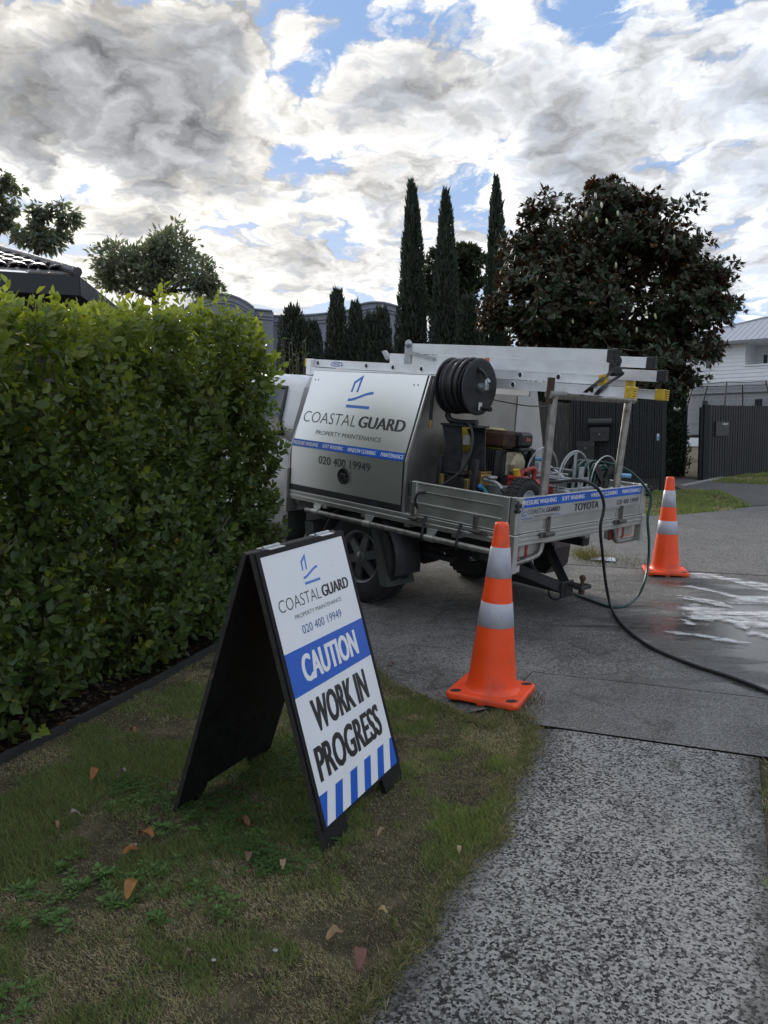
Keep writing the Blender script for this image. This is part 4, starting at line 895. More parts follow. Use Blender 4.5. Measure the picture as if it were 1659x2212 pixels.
GR = thing('galvanised_hose_reel', 'empty galvanised hose reel with two wire hoops standing in the tray', 'hose reel', (.32,-1.0,-.238), frame=TRK)
def hoop(b, x, y, z, r, tr=.0075): b.tube([(x, y+r*math.cos(2*math.pi*i/40), z+r*math.sin(2*math.pi*i/40)) for i in range(40)], tr, 8, closed=True)
for x in (.47, .20): 
    h_ = Q(GR, 'hoop', M_galv, lambda b: hoop(b, x, -1.0, .045, .215))
    Q(GR, 'spoke_bar', M_galv, lambda b: (b.box(x-.004,x+.004,-1.018,-.982,-.168,.258,.002), b.box(x-.0035,x+.0035,-1.213,-.787,.030,.060,.002)), h_)
Q(GR, 'axle', M_galv, lambda b: (b.cyl((.56,-1.0,.045),(.12,-1.0,.045),.012,10), [b.cyl((.47,-1.0+dy,.045+dz),(.20,-1.0+dy,.045+dz),.008,8) for dy, dz in ((.07,.0),(-.07,0),(0,.07),(0,-.07))]))
for x in (.53, .14): Q(GR, 'upright', M_galv, lambda b: (b.box(x-.004,x+.004,-1.035,-.965,-.236,.15,.003), b.box(x-.004,x+.004,-1.16,-.84,-.22,-.17,.003)))
Q(GR, 'tube_leg', M_galv, lambda b: (b.tube(crom([(.55,-.80,-.225),(.30,-.80,-.12),(.16,-.79,-.02),(.08,-.80,-.06),(.06,-.80,-.20)], 5), .016, 10), b.tube(crom([(.55,-1.22,-.225),(.30,-1.22,-.12),(.16,-1.23,-.02),(.08,-1.22,-.06),(.06,-1.22,-.20)], 5), .016, 10), b.box(.13,.15,-1.2,-.78,-.06,.0,.003)))
GH = thing('green_hose_reel', 'black hose reel with wire hoops wound with green garden hose', 'hose reel', (.32,-1.48,-.238), frame=TRK)
for x in (.46, .20): Q(GH, 'hoop', M_galv, lambda b: hoop(b, x, -1.47, .0, .215, .005))
for x in (.45, .21): Q(GH, 'hub_plate', M_blk, lambda b: [b.prism([(x-.004, -1.47+dy*.02-dz*.02, dz*.02+dy*.02), (x-.004,-1.47+dy*.02+dz*.02, dz*.02-dy*.02), (x-.004,-1.47+dy*.20+dz*.03, dz*.20-dy*.03), (x-.004,-1.47+dy*.20-dz*.03, dz*.20+dy*.03)], (.008,0,0)) for dy, dz in ((.71,.71),(-.71,.71),(.71,-.71),(-.71,-.71))])
Q(GH, 'wound_hose', M_green, lambda b: (coil(b, .115,.235,.43,8,.0105,0,(0,-1.47,0),5,.006), coil(b, .138,.235,.43,8,.0105,1,(0,-1.47,0),6,.008), coil(b, .158,.245,.42,6,.0105,2,(0,-1.47,0),7,.011)))
Q(GH, 'drum', M_blk, lambda b: b.cyl((.22,-1.47,0),(.45,-1.47,0),.10,20))
for y in (-1.30,-1.64): Q(GH, 'stand_tube', mat('white_tube', (.62,.63,.62), .4) if 'white_tube' not in bpy.data.materials else bpy.data.materials['white_tube'], lambda b: b.tube(crom([(.50,y,-.225),(.30,y,-.10),(.16,y,-.03),(.10,y,-.05),(.07,y,-.12),(.06,y,-.22)], 5), .014, 10))
Q(GH, 'crank_handle', M_blk, lambda b: b.cyl((.20,-1.62,.05),(.14,-1.62,.05),.02,12))
Q(GH, 'hose_connector', mat('pale_blue_plastic', (.18,.42,.66), .4), lambda b: b.cyl((.10,-1.70,.06),(.16,-1.64,.06),.018,12))
sb_ = thing('spray_lance', 'blue and chrome spray lance lying behind the galvanised reel', 'lance', (.70,-1.05,-.05), frame=TRK)
Q(sb_, 'tube', M_lad, lambda b: b.tube([(.56,-1.12,.16),(.36,-1.18,.02)], .007, 8)); Q(sb_, 'grip', bpy.data.materials['pale_blue_plastic'], lambda b: b.tube([(.62,-1.10,.15),(.56,-1.12,.16),(.55,-1.16,.16)], .017, 10))
_rb = MB(); _rb.tube(crom([(.05,-.36,.585),(.2,-.5,.575),(.5,-.7,.57),(.966,-.9,.60)], 6), .005, 6)
tag(_rb.build('thin_cable', M_blk, None, (0,0,0)), 'thin black cable strung from the canopy to the ladder rack', 'cable'); bpy.data.objects['thin_cable'].matrix_world = TRK
_rb = MB(); _rb.tube(crom([(.86,-.20,-.225),(.80,-.10,-.11),(.72,-.09,-.085),(.62,-.12,-.10),(.58,-.2,-.22)], 6), .005, 6)
tag(_rb.build('red_lead', M_red, None), 'thin red lead looped behind the drop side', 'cable'); bpy.data.objects['red_lead'].matrix_world = TRK

# ------------------------------------------------------------------ hoses running off the tailgate
def hose(name, pts, r, m, label):
    mb = MB(); mb.tube(crom(pts, 10), r, 10); o = mb.build(name, m); tag(o, label, 'hose'); return o
hose('pressure_hose', [tw(.30,-.62,-.16), tw(.24,-.66,.02), tw(.14,-.70,.055), tw(.02,-.80,.075), tw(-.06,-.90,.02), tw(-.09,-.955,-.10), atY(1297,1140,5.42), atY(1302,1200,5.50), atY(1308,1255,5.56), atz(1318,1305,.05), atz(1335,1338,.020), atz(1368,1372,.020), atz(1420,1405,.020), atz(1500,1437,.020), atz(1580,1463,.020), atz(1659,1494,.020), atz(1780,1552,.020), atz(2000,1640,.020)], .0112, M_hose,
     'black pressure hose looping over the tailgate and away across the driveway')
hose('garden_hose', [tw(.30,-1.47,.165), tw(.16,-1.52,.15), tw(.05,-1.60,.10), tw(-.03,-1.68,.0), tw(-.07,-1.74,-.10), atY(1399,1120,5.98), atY(1402,1170,5.98), atY(1400,1220,5.97), atz(1392,1258,.16), atz(1376,1290,.05), atz(1352,1308,.02), atz(1322,1311,.02), atz(1290,1302,.02), atz(1250,1287,.02), atz(1225,1277,.02), tw(.30,-1.25,-1.02), tw(.9,-1.3,-1.03)], .0105, M_green,
     'dark green garden hose hanging off the tailgate corner and running back under the truck')

# ------------------------------------------------------------------ traffic cones
M_or = mat('orange_cone_plastic', (.98,.085,.012), .45, var=.07, scale=6, dirt=((.50,.07,.03), .36), rvar=.08, bump=.0006, bscale=30)
M_ref = mat('grey_reflective_band', (.46,.47,.53), .5, .15, var=.10, scale=9, dirt=((.33,.33,.36), .36), bump=.0008, bscale=25)
def cone(base, yaw, tilt_x, tilt_y, label, sc=1.0):
    C_ = thing('traffic_cone', label, 'traffic cone', base, 'orange traffic cones around the truck')
    C_.e.rotation_euler = (tilt_x, tilt_y, yaw); C_.e.scale = (sc,)*3; C_.org = np.zeros(3)
    rr_ = lambda z: .128-(z-.045)*(.128-.034)/.855
    def body(b):
        b.lathe([(.150,.040),(.140,.046),(.131,.056)]+[(rr_(z), z) for z in (.08,.2,.374)], (0,0,0), (0,0,1), 48)
        b.lathe([(rr_(.374), .374),(rr_(.497), .497)], (0,0,0), (0,0,1), 48)
        b.lathe([(rr_(z), z) for z in (.497,.56,.624)], (0,0,0), (0,0,1), 48); b.lathe([(rr_(.624), .624),(rr_(.777), .777)], (0,0,0), (0,0,1), 48)
        b.lathe([(rr_(.777), .777),(rr_(.885), .885),(.033,.896),(.028,.900),(.024,.897),(.022,.86)], (0,0,0), (0,0,1), 48)
    Q(C_, 'cone_body', M_or, body)
    for (z0, z1) in ((.374,.497),(.624,.777)): Q(C_, 'reflective_band', M_ref, lambda b: b.lathe([(rr_(z0)+.0002,z0),(rr_(z0)+.0018,z0+.001),(rr_(z1)+.0018,z1-.001),(rr_(z1)+.0002,z1)], (0,0,0), (0,0,1), 48))
    def basep(b):
        h, c, t = .188, .03, .012; ring = []
        for (sx, sy) in ((1,1),(-1,1),(-1,-1),(1,-1)):
            for k in range(5):
                a = math.atan2(sy, sx)-math.pi/4+k*math.pi/8; ring.append((sx*(h-c)+c*math.cos(a), sy*(h-c)+c*math.sin(a)))
        n = len(ring); lv = [(1,.014),(1.004,.030),(.985,.040),(.955,.043)]
        vs = [(x*k, y*k, z) for k, z in lv for x, y in ring]; b.add(vs, [(i*n+j, i*n+(j+1) % n, (i+1)*n+(j+1) % n, (i+1)*n+j) for i in range(3) for j in range(n)], False)
        b.add([(x*.955, y*.955, .043) for x, y in ring], [tuple(range(n))]); b.add([(x, y, .014) for x, y in ring], [tuple(range(n))])
        for (x, y) in ((.15,.15),(-.15,.15),(-.15,-.15),(.15,-.15),(0,-.16),(-.16,0)): b.box(x-.022,x+.022,y-.022,y+.022,0,.016,.003)
    bp = Q(C_, 'base_plate', M_or, basep)
    for (x, y) in ((.145,.145),(-.145,.145),(-.145,-.145),(.145,-.145)): Q(C_, 'grip_slot', M_hole_shade, lambda b: b.add([(x+.026*math.cos(a)*.75+(.018*math.sin(a)), y+.026*math.sin(a)-.010*math.cos(a), .0436) for a in [2*math.pi*k/12 for k in range(12)]], [tuple(range(12))]), bp)
    return C_
p1 = ong(1061, 1505); cone((p1[0], p1[1], .009), rad(-25), rad(-1.0), rad(3.4), 'large orange cone with two grey bands standing in front of the tailgate')
p2 = ong(1436, 1240); cone((p2[0], p2[1], .009), rad(-12), rad(0), rad(1.9), 'orange cone standing farther off beside the wet patch of driveway', .985)

# ------------------------------------------------------------------ A-frame sign
SR = Matrix.Rotation(1.1095, 4, 'Z')
SG = thing('a_frame_sign', 'black folding A-frame sign with white and blue caution panel on the grass', 'sign', (-.322,2.794,.0))
SG.org = np.zeros(3); SG.e.rotation_euler = (0,0,1.1095)
M_ply = mat('black_painted_ply', (.0075,.0075,.0085), .62, var=.35, scale=18, bump=.0006, bscale=120, spec=.3)
M_plye = mat('worn_black_ply_edge', (.028,.025,.022), .75, var=.4, scale=30, dirt=((.16,.12,.075), .16), bump=.001, bscale=80)
A_, B_, H_, WS = .275, .385, .985, .595
def board(y0, front):
    """returns plane frame: origin at foot line centre, e1 along, e2 up the board, n outwards"""
    yt_ = -.022 if front else .022; o = np.array([0, y0, 0.0]); e2 = unit([0, yt_-y0, H_]); L = math.hypot(yt_-y0, H_)
    n = np.cross([1,0,0], e2); n = n if (n[1] < 0) == front else -n
    return o, np.array([1.0,0,0]), e2, n, L
def mkboard(y0, front):
    o, e1, e2, n, L = board(y0, front); g = lambda u, v, w=0.0: o+e1*u+e2*v+n*w
    h = WS/2; out = [(-h,.0),(-.15,.0),(-.14,.060),(.14,.060),(.15,.0),(h,.0),(h,L),(-h,L)]
    Q(SG, 'board', M_ply, lambda b: b.prism([g(u, v, -.009) for u, v in out], -n*.0) if False else b.prism([g(u, v, 0) for u, v in out], -n*.018))
    Q(SG, 'board_edge', M_plye, lambda b: (b.prism([g(*q) for q in ((-h-.003,.0,-.001),(-h-.0005,.0,-.001),(-h-.0005,L,-.001),(-h-.003,L,-.001))], -n*.016), b.prism([g(*q) for q in ((h+.0005,.0,-.001),(h+.003,.0,-.001),(h+.003,L,-.001),(h+.0005,L,-.001))], -n*.016), b.prism([g(*q) for q in ((-h,L+.0005,-.001),(h,L+.0005,-.001),(h,L+.003,-.001),(-h,L+.003,-.001))], -n*.016)))
    return g, e1, e2, n, L
g, e1, e2, nn, LB = mkboard(-A_, True)
gr_, _, _, nr_, _ = mkboard(B_, False)
U0_, U1_, V0_, V1_ = -.272, .279, .072, .998
_fr = Q(SG, 'frame_moulding', M_ply, lambda b: (b.prism([g(*q) for q in ((U0_-.022,V0_-.004,.0005),(U0_-.003,V0_-.004,.0005),(U0_-.003,LB-.002,.0005),(U0_-.022,LB-.002,.0005))], nn*.005), b.prism([g(*q) for q in ((U0_-.003,V1_+.003,.0005),(U1_+.003,V1_+.003,.0005),(U1_+.003,LB-.002,.0005),(U0_-.003,LB-.002,.0005))], nn*.005), b.prism([g(*q) for q in ((U1_+.003,V0_-.004,.0005),(U1_+.0175,V0_-.004,.0005),(U1_+.0175,LB-.002,.0005),(U1_+.003,LB-.002,.0005))], nn*.005)))
pan = Q(SG, 'sign_panel', M_wv, lambda b: b.prism([g(U0_,V0_,.0005), g(U1_,V0_,.0005), g(U1_,V1_,.0005), g(U0_,V1_,.0005)], nn*.0025))
PW_, PH_ = U1_-U0_, V1_-V0_
def sp(a, c, w=.0036): return g(U0_+a*PW_, V0_+c*PH_, w)
def sletter(t_, m, a0, a1, c0, c1, wt=0.0, w=.0036, bold=0.0): letters('lettering', t_, m, pan, sp(a0, c0, w), e1, e2, (a1-a0)*PW_, (c1-c0)*PH_, wt, bold=bold)
Q(SG, 'blue_band', M_blue, lambda b: b.quad(sp(0,.475), sp(1,.475), sp(1,.638), sp(0,.638)), pan)
sletter('COASTAL', M_ink, .062, .555, .783, .830, -.012); sletter('GUARD', M_ink, .572, .935, .783, .830, 0, bold=.0032)
sletter('PROPERTY MAINTENANCE', M_gink, .205, .790, .742, .758, -.004)
sletter('020 400 19949', mat('blue_ink', (.012,.07,.30), .4), .250, .746, .679, .712, 0)
sletter('CAUTION', M_wink, .142, .852, .506, .610, .012, .0044, bold=.0038)
sletter('WORK IN', M_ink, .135, .85, .317, .442, .012, bold=.0042); sletter('PROGRESS', M_ink, .054, .912, .150, .279, .012, bold=.0042)
Q(SG, 'logo_mark', M_lblue, lambda b: logo(b, sp(.402,.853), e1, e2, .19*PW_), pan)
for pl in (((0,.114),(.096,.112),(.012,0),(0,0)), ((.195,.110),(.288,.110),(.204,0),(.112,0)), ((.390,.110),(.484,.110),(.400,0),(.309,0)), ((.582,.110),(.676,.110),(.592,0),(.500,0)), ((.779,.110),(.872,.110),(.788,0),(.694,0)), ((.968,.110),(1,.110),(1,0),(.890,0))):
    Q(SG, 'stripe', M_blue, lambda b: b.quad(*[sp(*q) for q in pl]), pan)
for u in (-.165, .178): Q(SG, 'hinge', M_galv, lambda b: (b.tube([(u-.048,0,H_+.004),(u+.048,0,H_+.004)], .0075, 10), b.box(u-.046,u+.046,-.030,.030,H_-.001,H_+.003,.001)))

# ------------------------------------------------------------------ hedge along the frontage
M_hleaf = leaf_mat('hedge_leaf', .42, .46, (1.25,1.25,.45))
M_bark = mat('grey_brown_bark', (.085,.070,.052), .9, var=.35, scale=20, bump=.004, bscale=40)
_h0, _h1 = np.array([-2.75,.6]), np.array([-.89,5.86])           # centre of the street-side face, near end to far end
_hd = unit(_h1-_h0); _hn = np.array([_hd[1], -_hd[0]])           # along / out towards the lawn
HL = float(np.linalg.norm(_h1-_h0)); HT = .85
HG = thing('hedge', 'tall dense leafy green hedge along the lawn, left of the truck', 'hedge', (_h0[0]*.5+_h1[0]*.5-.4, _h0[1]*.5+_h1[1]*.5+.1, .08))
def hsurf(t, k):                                                  # lumpy offset of the hedge face
    return .05*math.sin(t*3.1+k*2.2)+.045*math.sin(t*6.7-k*3.9+1.3)+.03*math.sin(t*11.3+k*7.1)
pos = []; dirs = []; nor = []; siz = []; cl = []
rr = random.Random(11)
def shoot(p, ax, n, L, young, big=1.0):
    ax = unit(ax); ph = rr.uniform(0, 6.28); u = unit(np.cross(ax, (.3,.2,.9) if abs(ax[2]) < .8 else (1,0,0))); w = np.cross(ax, u)
    for i in range(n):
        f = i/max(1, n-1); a = ph+i*2.4; o = math.cos(a)*u+math.sin(a)*w
        spread = .95-.55*f
        d = unit(ax*(1-spread*.55)+o*spread+np.array([rr.gauss(0,.15), rr.gauss(0,.15), rr.gauss(0,.15)]))
        pos.append(p+ax*L*f+o*.006); dirs.append(d); nor.append(unit(ax*.9-d*.25+np.array([rr.gauss(0,.3), rr.gauss(0,.3), rr.gauss(0,.3)])))
        s = min(.088, .062*math.exp(rr.gauss(-.08,.26)))*big*(1-.25*f); siz.append((s*rr.uniform(.62,.90), s, s))
        y = young*(.35+.65*f)
        old = np.array([.104,.155,.048])*rr.uniform(.6,1.3); new = np.array([.31,.35,.062])*rr.uniform(.75,1.2)
        if rr.random() < .004: new = old = np.array([.35,.25,.03])
        cl.append(old*(1-y)+new*y)
out3 = np.array([_hn[0], _hn[1], 0])
def hpos(t, k, z): 
    b = _h0+_hd*t+_hn*k; return np.array([b[0], b[1], z+gz(b[0], b[1])*0])
def htop(t): return 1.83+.115*min(max(t-2.4, -.5), 1.4)+.055*max(0, t-3.8)-.25*max(0, t-HL+.45)**2+.04*math.sin(t*2.9)+.03*math.sin(t*7.7)
for i in range(4000):                                            # street face
    t = rr.uniform(0, HL); zz = rr.uniform(0, 1); top = htop(t); z = .05+zz*(top-.05)
    k = hsurf(t, z)+rr.uniform(-.16,.05)+.17*max(0, min(1, (.85-z)/.5))*rr.random()**.6-.10*max(0, z-top+.25)
    yg = (max(0, min(1, (z-1.15)/.8))**1.2*rr.uniform(.35,1.0)+(.75 if rr.random() < .10 else 0))*(1 if t < HL-1.5 else .45)
    shoot(hpos(t, k, z), out3*rr.uniform(.3,.9)+V3(rr.gauss(0,.3), rr.gauss(0,.3), rr.uniform(.3,1.3)), rr.randint(6, 10), rr.uniform(.08,.17), min(1, yg))
for i in range(900):                                             # top
    t = rr.uniform(0, HL); k = -rr.uniform(-.05, HT); z = htop(t)+rr.uniform(-.16,.03)
    shoot(hpos(t, k, z), V3(rr.gauss(0,.35), rr.gauss(0,.35), 1), rr.randint(6, 10), rr.uniform(.09,.17), rr.uniform(.5,1.0))
for i in range(26):                                              # taller new shoots
    t = rr.uniform(0, HL); k = -rr.uniform(-.02, .5); shoot(hpos(t, k, htop(t)), V3(rr.gauss(0,.2), rr.gauss(0,.2), 1), 11, rr.uniform(.16,.26), 1.0, .85)
for i in range(760):                                             # end face by the truck
    k = -rr.uniform(-.04, HT); z = rr.uniform(.06, htop(HL)); t = HL+.05*math.sin(k*9+z*4)+rr.uniform(-.14,.07)
    shoot(hpos(t, k, z), V3(_hd[0], _hd[1], 0)*rr.uniform(.3,.9)+V3(rr.gauss(0,.3), rr.gauss(0,.3), rr.uniform(.3,1.2)), rr.randint(6, 10), rr.uniform(.08,.17), rr.uniform(0,.35) if z < 1.8 else rr.uniform(.3,.8))
for i in range(3500):                                            # inside
    t = rr.uniform(0, HL); k = -rr.uniform(.12, HT-.05); z = rr.uniform(.08, htop(t)-.1)
    shoot(hpos(t, k, z), V3(rr.gauss(0,1), rr.gauss(0,1), rr.gauss(.5,.7)), 6, .14, 0, 1.45)
pos, dirs, nor, siz, cl = map(np.array, (pos, dirs, nor, siz, cl))
hb = frames(dirs, nor)
dist = np.linalg.norm(pos-CAM, axis=1)
front = (pos-np.array([_h0[0], _h0[1], 0]))@out3
pu = (pos-CAM)@CAX.T; inview = (pu[:, 2] > .5) & (np.abs(pu[:, 0]/pu[:, 2]) < .495) & (np.abs(pu[:, 1]/pu[:, 2]) < .66)
score = np.where(inview & (front > .02), siz[:, 1]/dist, 0)
order = np.argsort(-score); single = order[:300]; rest = np.setdiff1d(np.arange(len(pos)), single)
tag(link('foliage', scatter('foliage', LEAF_V, LEAF_F, pos[rest]-HG.org, hb[rest], siz[rest], cl[rest]), M_hleaf, HG), kind='stuff')
_lm = []
for c in ((.045,.085,.025),(.066,.12,.034),(.115,.175,.038),(.19,.25,.045),(.27,.33,.055)):
    _lm.append(scatter('hedge_leaf', LEAF_V, LEAF_F, np.zeros((1,3)), np.eye(3)[None], np.ones((1,3)), np.array([c]))); _lm[-1].materials.append(M_hleaf)
for i in single:
    k = int(np.argmin([abs(cl[i][1]-c) for c in (.085,.12,.175,.25,.33)]))
    o = bpy.data.objects.new('leaf', _lm[k]); COL.objects.link(o); o.parent = HG.e
    M = Matrix(hb[i].tolist()).to_4x4() @ Matrix.Diagonal((*siz[i], 1)); M.translation = Vector(pos[i]-HG.org); o.matrix_local = M
def stem(p0, p1, r, m, parent, name='stem', seed=0, br=4, sc=1.0):
    rn = random.Random(seed); mb = MB(); P_ = crom([p0]+[p0+(p1-p0)*f+V3(rn.gauss(0,.04), rn.gauss(0,.04), 0)*sc for f in (.3,.65)]+[p1], 4)
    mb.tube(P_, [r*(1-.65*i/(len(P_)-1)) for i in range(len(P_))], 8)
    for k in range(br):
        a = P_[rn.randint(3, len(P_)-3)]; d = unit(V3(rn.gauss(0,1), rn.gauss(0,1), rn.uniform(.5,1.6)))
        mb.tube(crom([a, a+d*.2*sc+V3(0,0,.03), a+d*.45*sc+V3(0,0,.12*sc)], 3), [r*.45*(1-.1*i) for i in range(7)], 6)
    return mb.build(name, m, parent)
for k in range(9):
    t = .5+k*.58; b = _h0+_hd*t-_hn*(.16+.06*math.sin(k*5)); z0 = gz(b[0], b[1])-.02
    stem(V3(b[0], b[1], z0), V3(b[0]+.1*math.sin(k*3), b[1]+.1*math.cos(k), 1.75), .026, M_bark, HG, seed=k, br=6)
# bed under the hedge: timber edging, soil, leaf litter
ed = [ong(u, v) for u, v in ((-500,1900),(-200,1755),(0,1652),(160,1572),(330,1482),(470,1402),(560,1345),(600,1318))]
_mb = MB(); _mb.add([p+V3(0,0,z) for p in ed for z in (-.02,.035)]+[p+V3(-.018,.010,z) for p in ed for z in (-.02,.035)], [(2*i, 2*i+2, 2*i+3, 2*i+1) for i in range(7)]+[(2*i+1, 2*i+3, 16+2*i+3, 16+2*i+1) for i in range(7)]+[(16+2*i, 16+2*i+1, 16+2*i+3, 16+2*i+2) for i in range(7)])
tag(_mb.build('garden_edging', mat('dark_weathered_timber', (.024,.024,.023), .85, var=.3, scale=14, bump=.002, stretch=(1,1,4))), 'low dark edging board between the lawn and the hedge bed', 'edging')
_mb = MB(); _bd = ed+[np.array([p[0]-.95, p[1]+.42, 0]) for p in ed[::-1]]
_mb.add([V3(p[0], p[1], gz(p[0], p[1])+.012) for p in _bd], [(i, i+1, 14-i, 15-i) for i in range(7)]); tag(_mb.build('garden_bed', mat('dark_mulch', (.016,.012,.009), .95, var=.5, scale=40, bump=.02, bscale=50, spec=.1)), kind='structure')
n = 1500; t = RNG.uniform(0, 1, n); i0 = np.minimum((t*7).astype(int), 6); f = t*7-i0; E_ = np.array(ed)
pp = E_[i0]*(1-f)[:, None]+E_[i0+1]*f[:, None]+np.array([-.914,.407,0])*RNG.uniform(.03,.6,n)[:, None]; pp[:, 2] = gz_np(pp[:, 0], pp[:, 1])+.018+RNG.uniform(0,.02,n)
dd = rsph(n); dd[:, 2] *= .25; nn_ = rsph(n)*.5+np.array([0,0,1]); s = RNG.uniform(.025,.06,n)
lc = np.where(RNG.random((n,1)) < .13, jit((.11,.048,.018), n), jit((.045,.032,.022), n, .4))
M_dead = leaf_mat('dead_leaf', .6, .15, (1.1,1,.7))
tag(link('leaf_litter', scatter('leaf_litter', LEAFS_V, LEAFS_F, pp, frames(dd, nn_), np.stack([s*.8, s, s], 1), lc), M_dead), 'brown leaf litter lying under the hedge', 'leaf litter', kind='stuff')

# ------------------------------------------------------------------ trees and shrubs behind
M_tleaf = leaf_mat('tree_leaf', .5, .45, (1.2,1.2,.8))
M_needle = leaf_mat('conifer_leaf', .7, .10, (1.1,1.15,.8))
M_mag = leaf_mat('magnolia_leaf', .48, .12, (1.1,1.1,.6), back=(.085,.042,.018,1))
M_core = mat('dark_core', (.014,.018,.011), .95, var=.4, scale=6, bump=.05, bscale=6, spec=.05)  # solid dark mass added inside crowns and hedges to block light
def tfrom(u, v, Y): return atY(u, v, Y)
def grnd(u, Y):
    p = atY(u, 905, Y); return V3(p[0], p[1], gz(p[0], p[1]))
def limb(mb, a, b, r0, r1, rn, bend=.25):
    a, b = np.asarray(a), np.asarray(b); L = np.linalg.norm(b-a)
    P_ = crom([a, a*.65+b*.35+V3(rn.gauss(0,.1), rn.gauss(0,.1), rn.gauss(.03,.06))*L*bend*2, a*.3+b*.7+V3(rn.gauss(0,.1), rn.gauss(0,.1), rn.gauss(.03,.06))*L*bend*2, b], 4)
    mb.tube(P_, [r0+(r1-r0)*i/(len(P_)-1) for i in range(len(P_))], 7)
def blob_tree(name, label, base, fork, blobs, leaves, size, col, r0, seed, droop=.0, group=None, m=None, sub=26, hollow=.55, twigs=True):
    """broad-leaved tree: trunk, limbs to every bough, leaves in sub-clumps of each bough. blobs = (centre, radii)"""
    t_ = thing(name, label, 'tree', base, group); rn = random.Random(seed); mb = MB(); limb(mb, base, fork, r0, r0*.7, rn, .1)
    P_ = []; D_ = []; vol = [r[0]*r[2] for c, r in blobs]; tot = sum(vol)
    for (c, r), vv in zip(blobs, vol):
        c = np.asarray(c); r = np.asarray(r); limb(mb, fork, c, r0*.55, r0*.14, rn)
        ns = max(5, int(sub*vv/tot*len(blobs)))
        cs = rsph(ns)*RNG.uniform(hollow, 1, (ns, 1))*r+c
        for q in cs[:12]:
            if twigs: limb(mb, c*.6+np.asarray(fork)*.1+q*.3, q, r0*.12, r0*.04, rn)
        k = int(leaves*vv/tot/ns)
        for q in cs:
            g_ = rsph(k)*(RNG.uniform(0,1,(k,1))**.5)*(r*.36*rn.uniform(.6,1.25)); P_.append(q+g_); D_.append(g_/(np.linalg.norm(g_, axis=1, keepdims=True)+1e-6)+unit(q-c)*.5)
    P_ = np.concatenate(P_); D_ = np.concatenate(D_)+rsph(len(P_))*.7; D_[:, 2] -= droop; n = len(P_)
    s = RNG.uniform(.7,1.3,n)*size
    mb.build('trunk', M_bark, t_)
    tag(link('crown', scatter('crown', LEAFS_V, LEAFS_F, P_-t_.org, frames(D_, rsph(n)), np.stack([s*.75, s, s], 1), jit(col, n, .35)), m or M_tleaf, t_), kind='stuff'); return t_
def px_blobs(lst, Y): 
    out = []
    for (u, v, rx, ry) in lst:
        c = tfrom(u, v, Y); k = Y/FOC; out.append((c+V3(0, RNG.uniform(-.3,.3)*rx*k, 0), (rx*k, rx*k*.9, ry*k)))
    return out
Y = 24.0; blob_tree('leafy_tree', 'round leafy tree showing over the hedge, left of the grey curved wall', grnd(330, Y), tfrom(335,640,Y), px_blobs([(265,560,55,42),(375,535,52,48),(425,600,48,42),(330,600,62,42),(235,600,40,30),(345,570,45,40),(450,625,30,22)], Y), 7600, .17, (.20,.22,.16), .16, 3, sub=52, hollow=.35)
Y = 30.0; blob_tree('gum_tree', 'open branching gum tree above the tiled roof', grnd(80, Y), tfrom(78,545,Y), px_blobs([(105,450,34,20),(150,475,26,20),(60,505,38,22),(95,520,38,20),(135,512,18,14),(70,470,20,18)], Y), 1700, .26, (.17,.19,.14), .16, 8, droop=.8, sub=13, hollow=.5)
Y = 31.0; blob_tree('gum_tree', 'sparse gum tree cut off by the left edge of the view', grnd(-70, Y), tfrom(-45,545,Y), px_blobs([(15,400,36,20),(-30,430,40,24),(20,440,18,24),(30,470,26,16),(-10,480,30,20)], Y), 1400, .26, (.17,.19,.14), .2, 9, droop=.8, sub=12, hollow=.5)
Y = 36.0; blob_tree('spreading_tree', 'dark flat-topped tree between the tall cypresses', grnd(985, Y), tfrom(985,660,Y), px_blobs([(950,560,36,20),(1010,560,38,22),(985,545,35,14),(1025,600,26,16),(940,600,30,18),(985,600,36,24),(1000,640,36,30),(950,650,34,34)], Y), 7000, .28, (.045,.062,.036), .25, 12, sub=20)

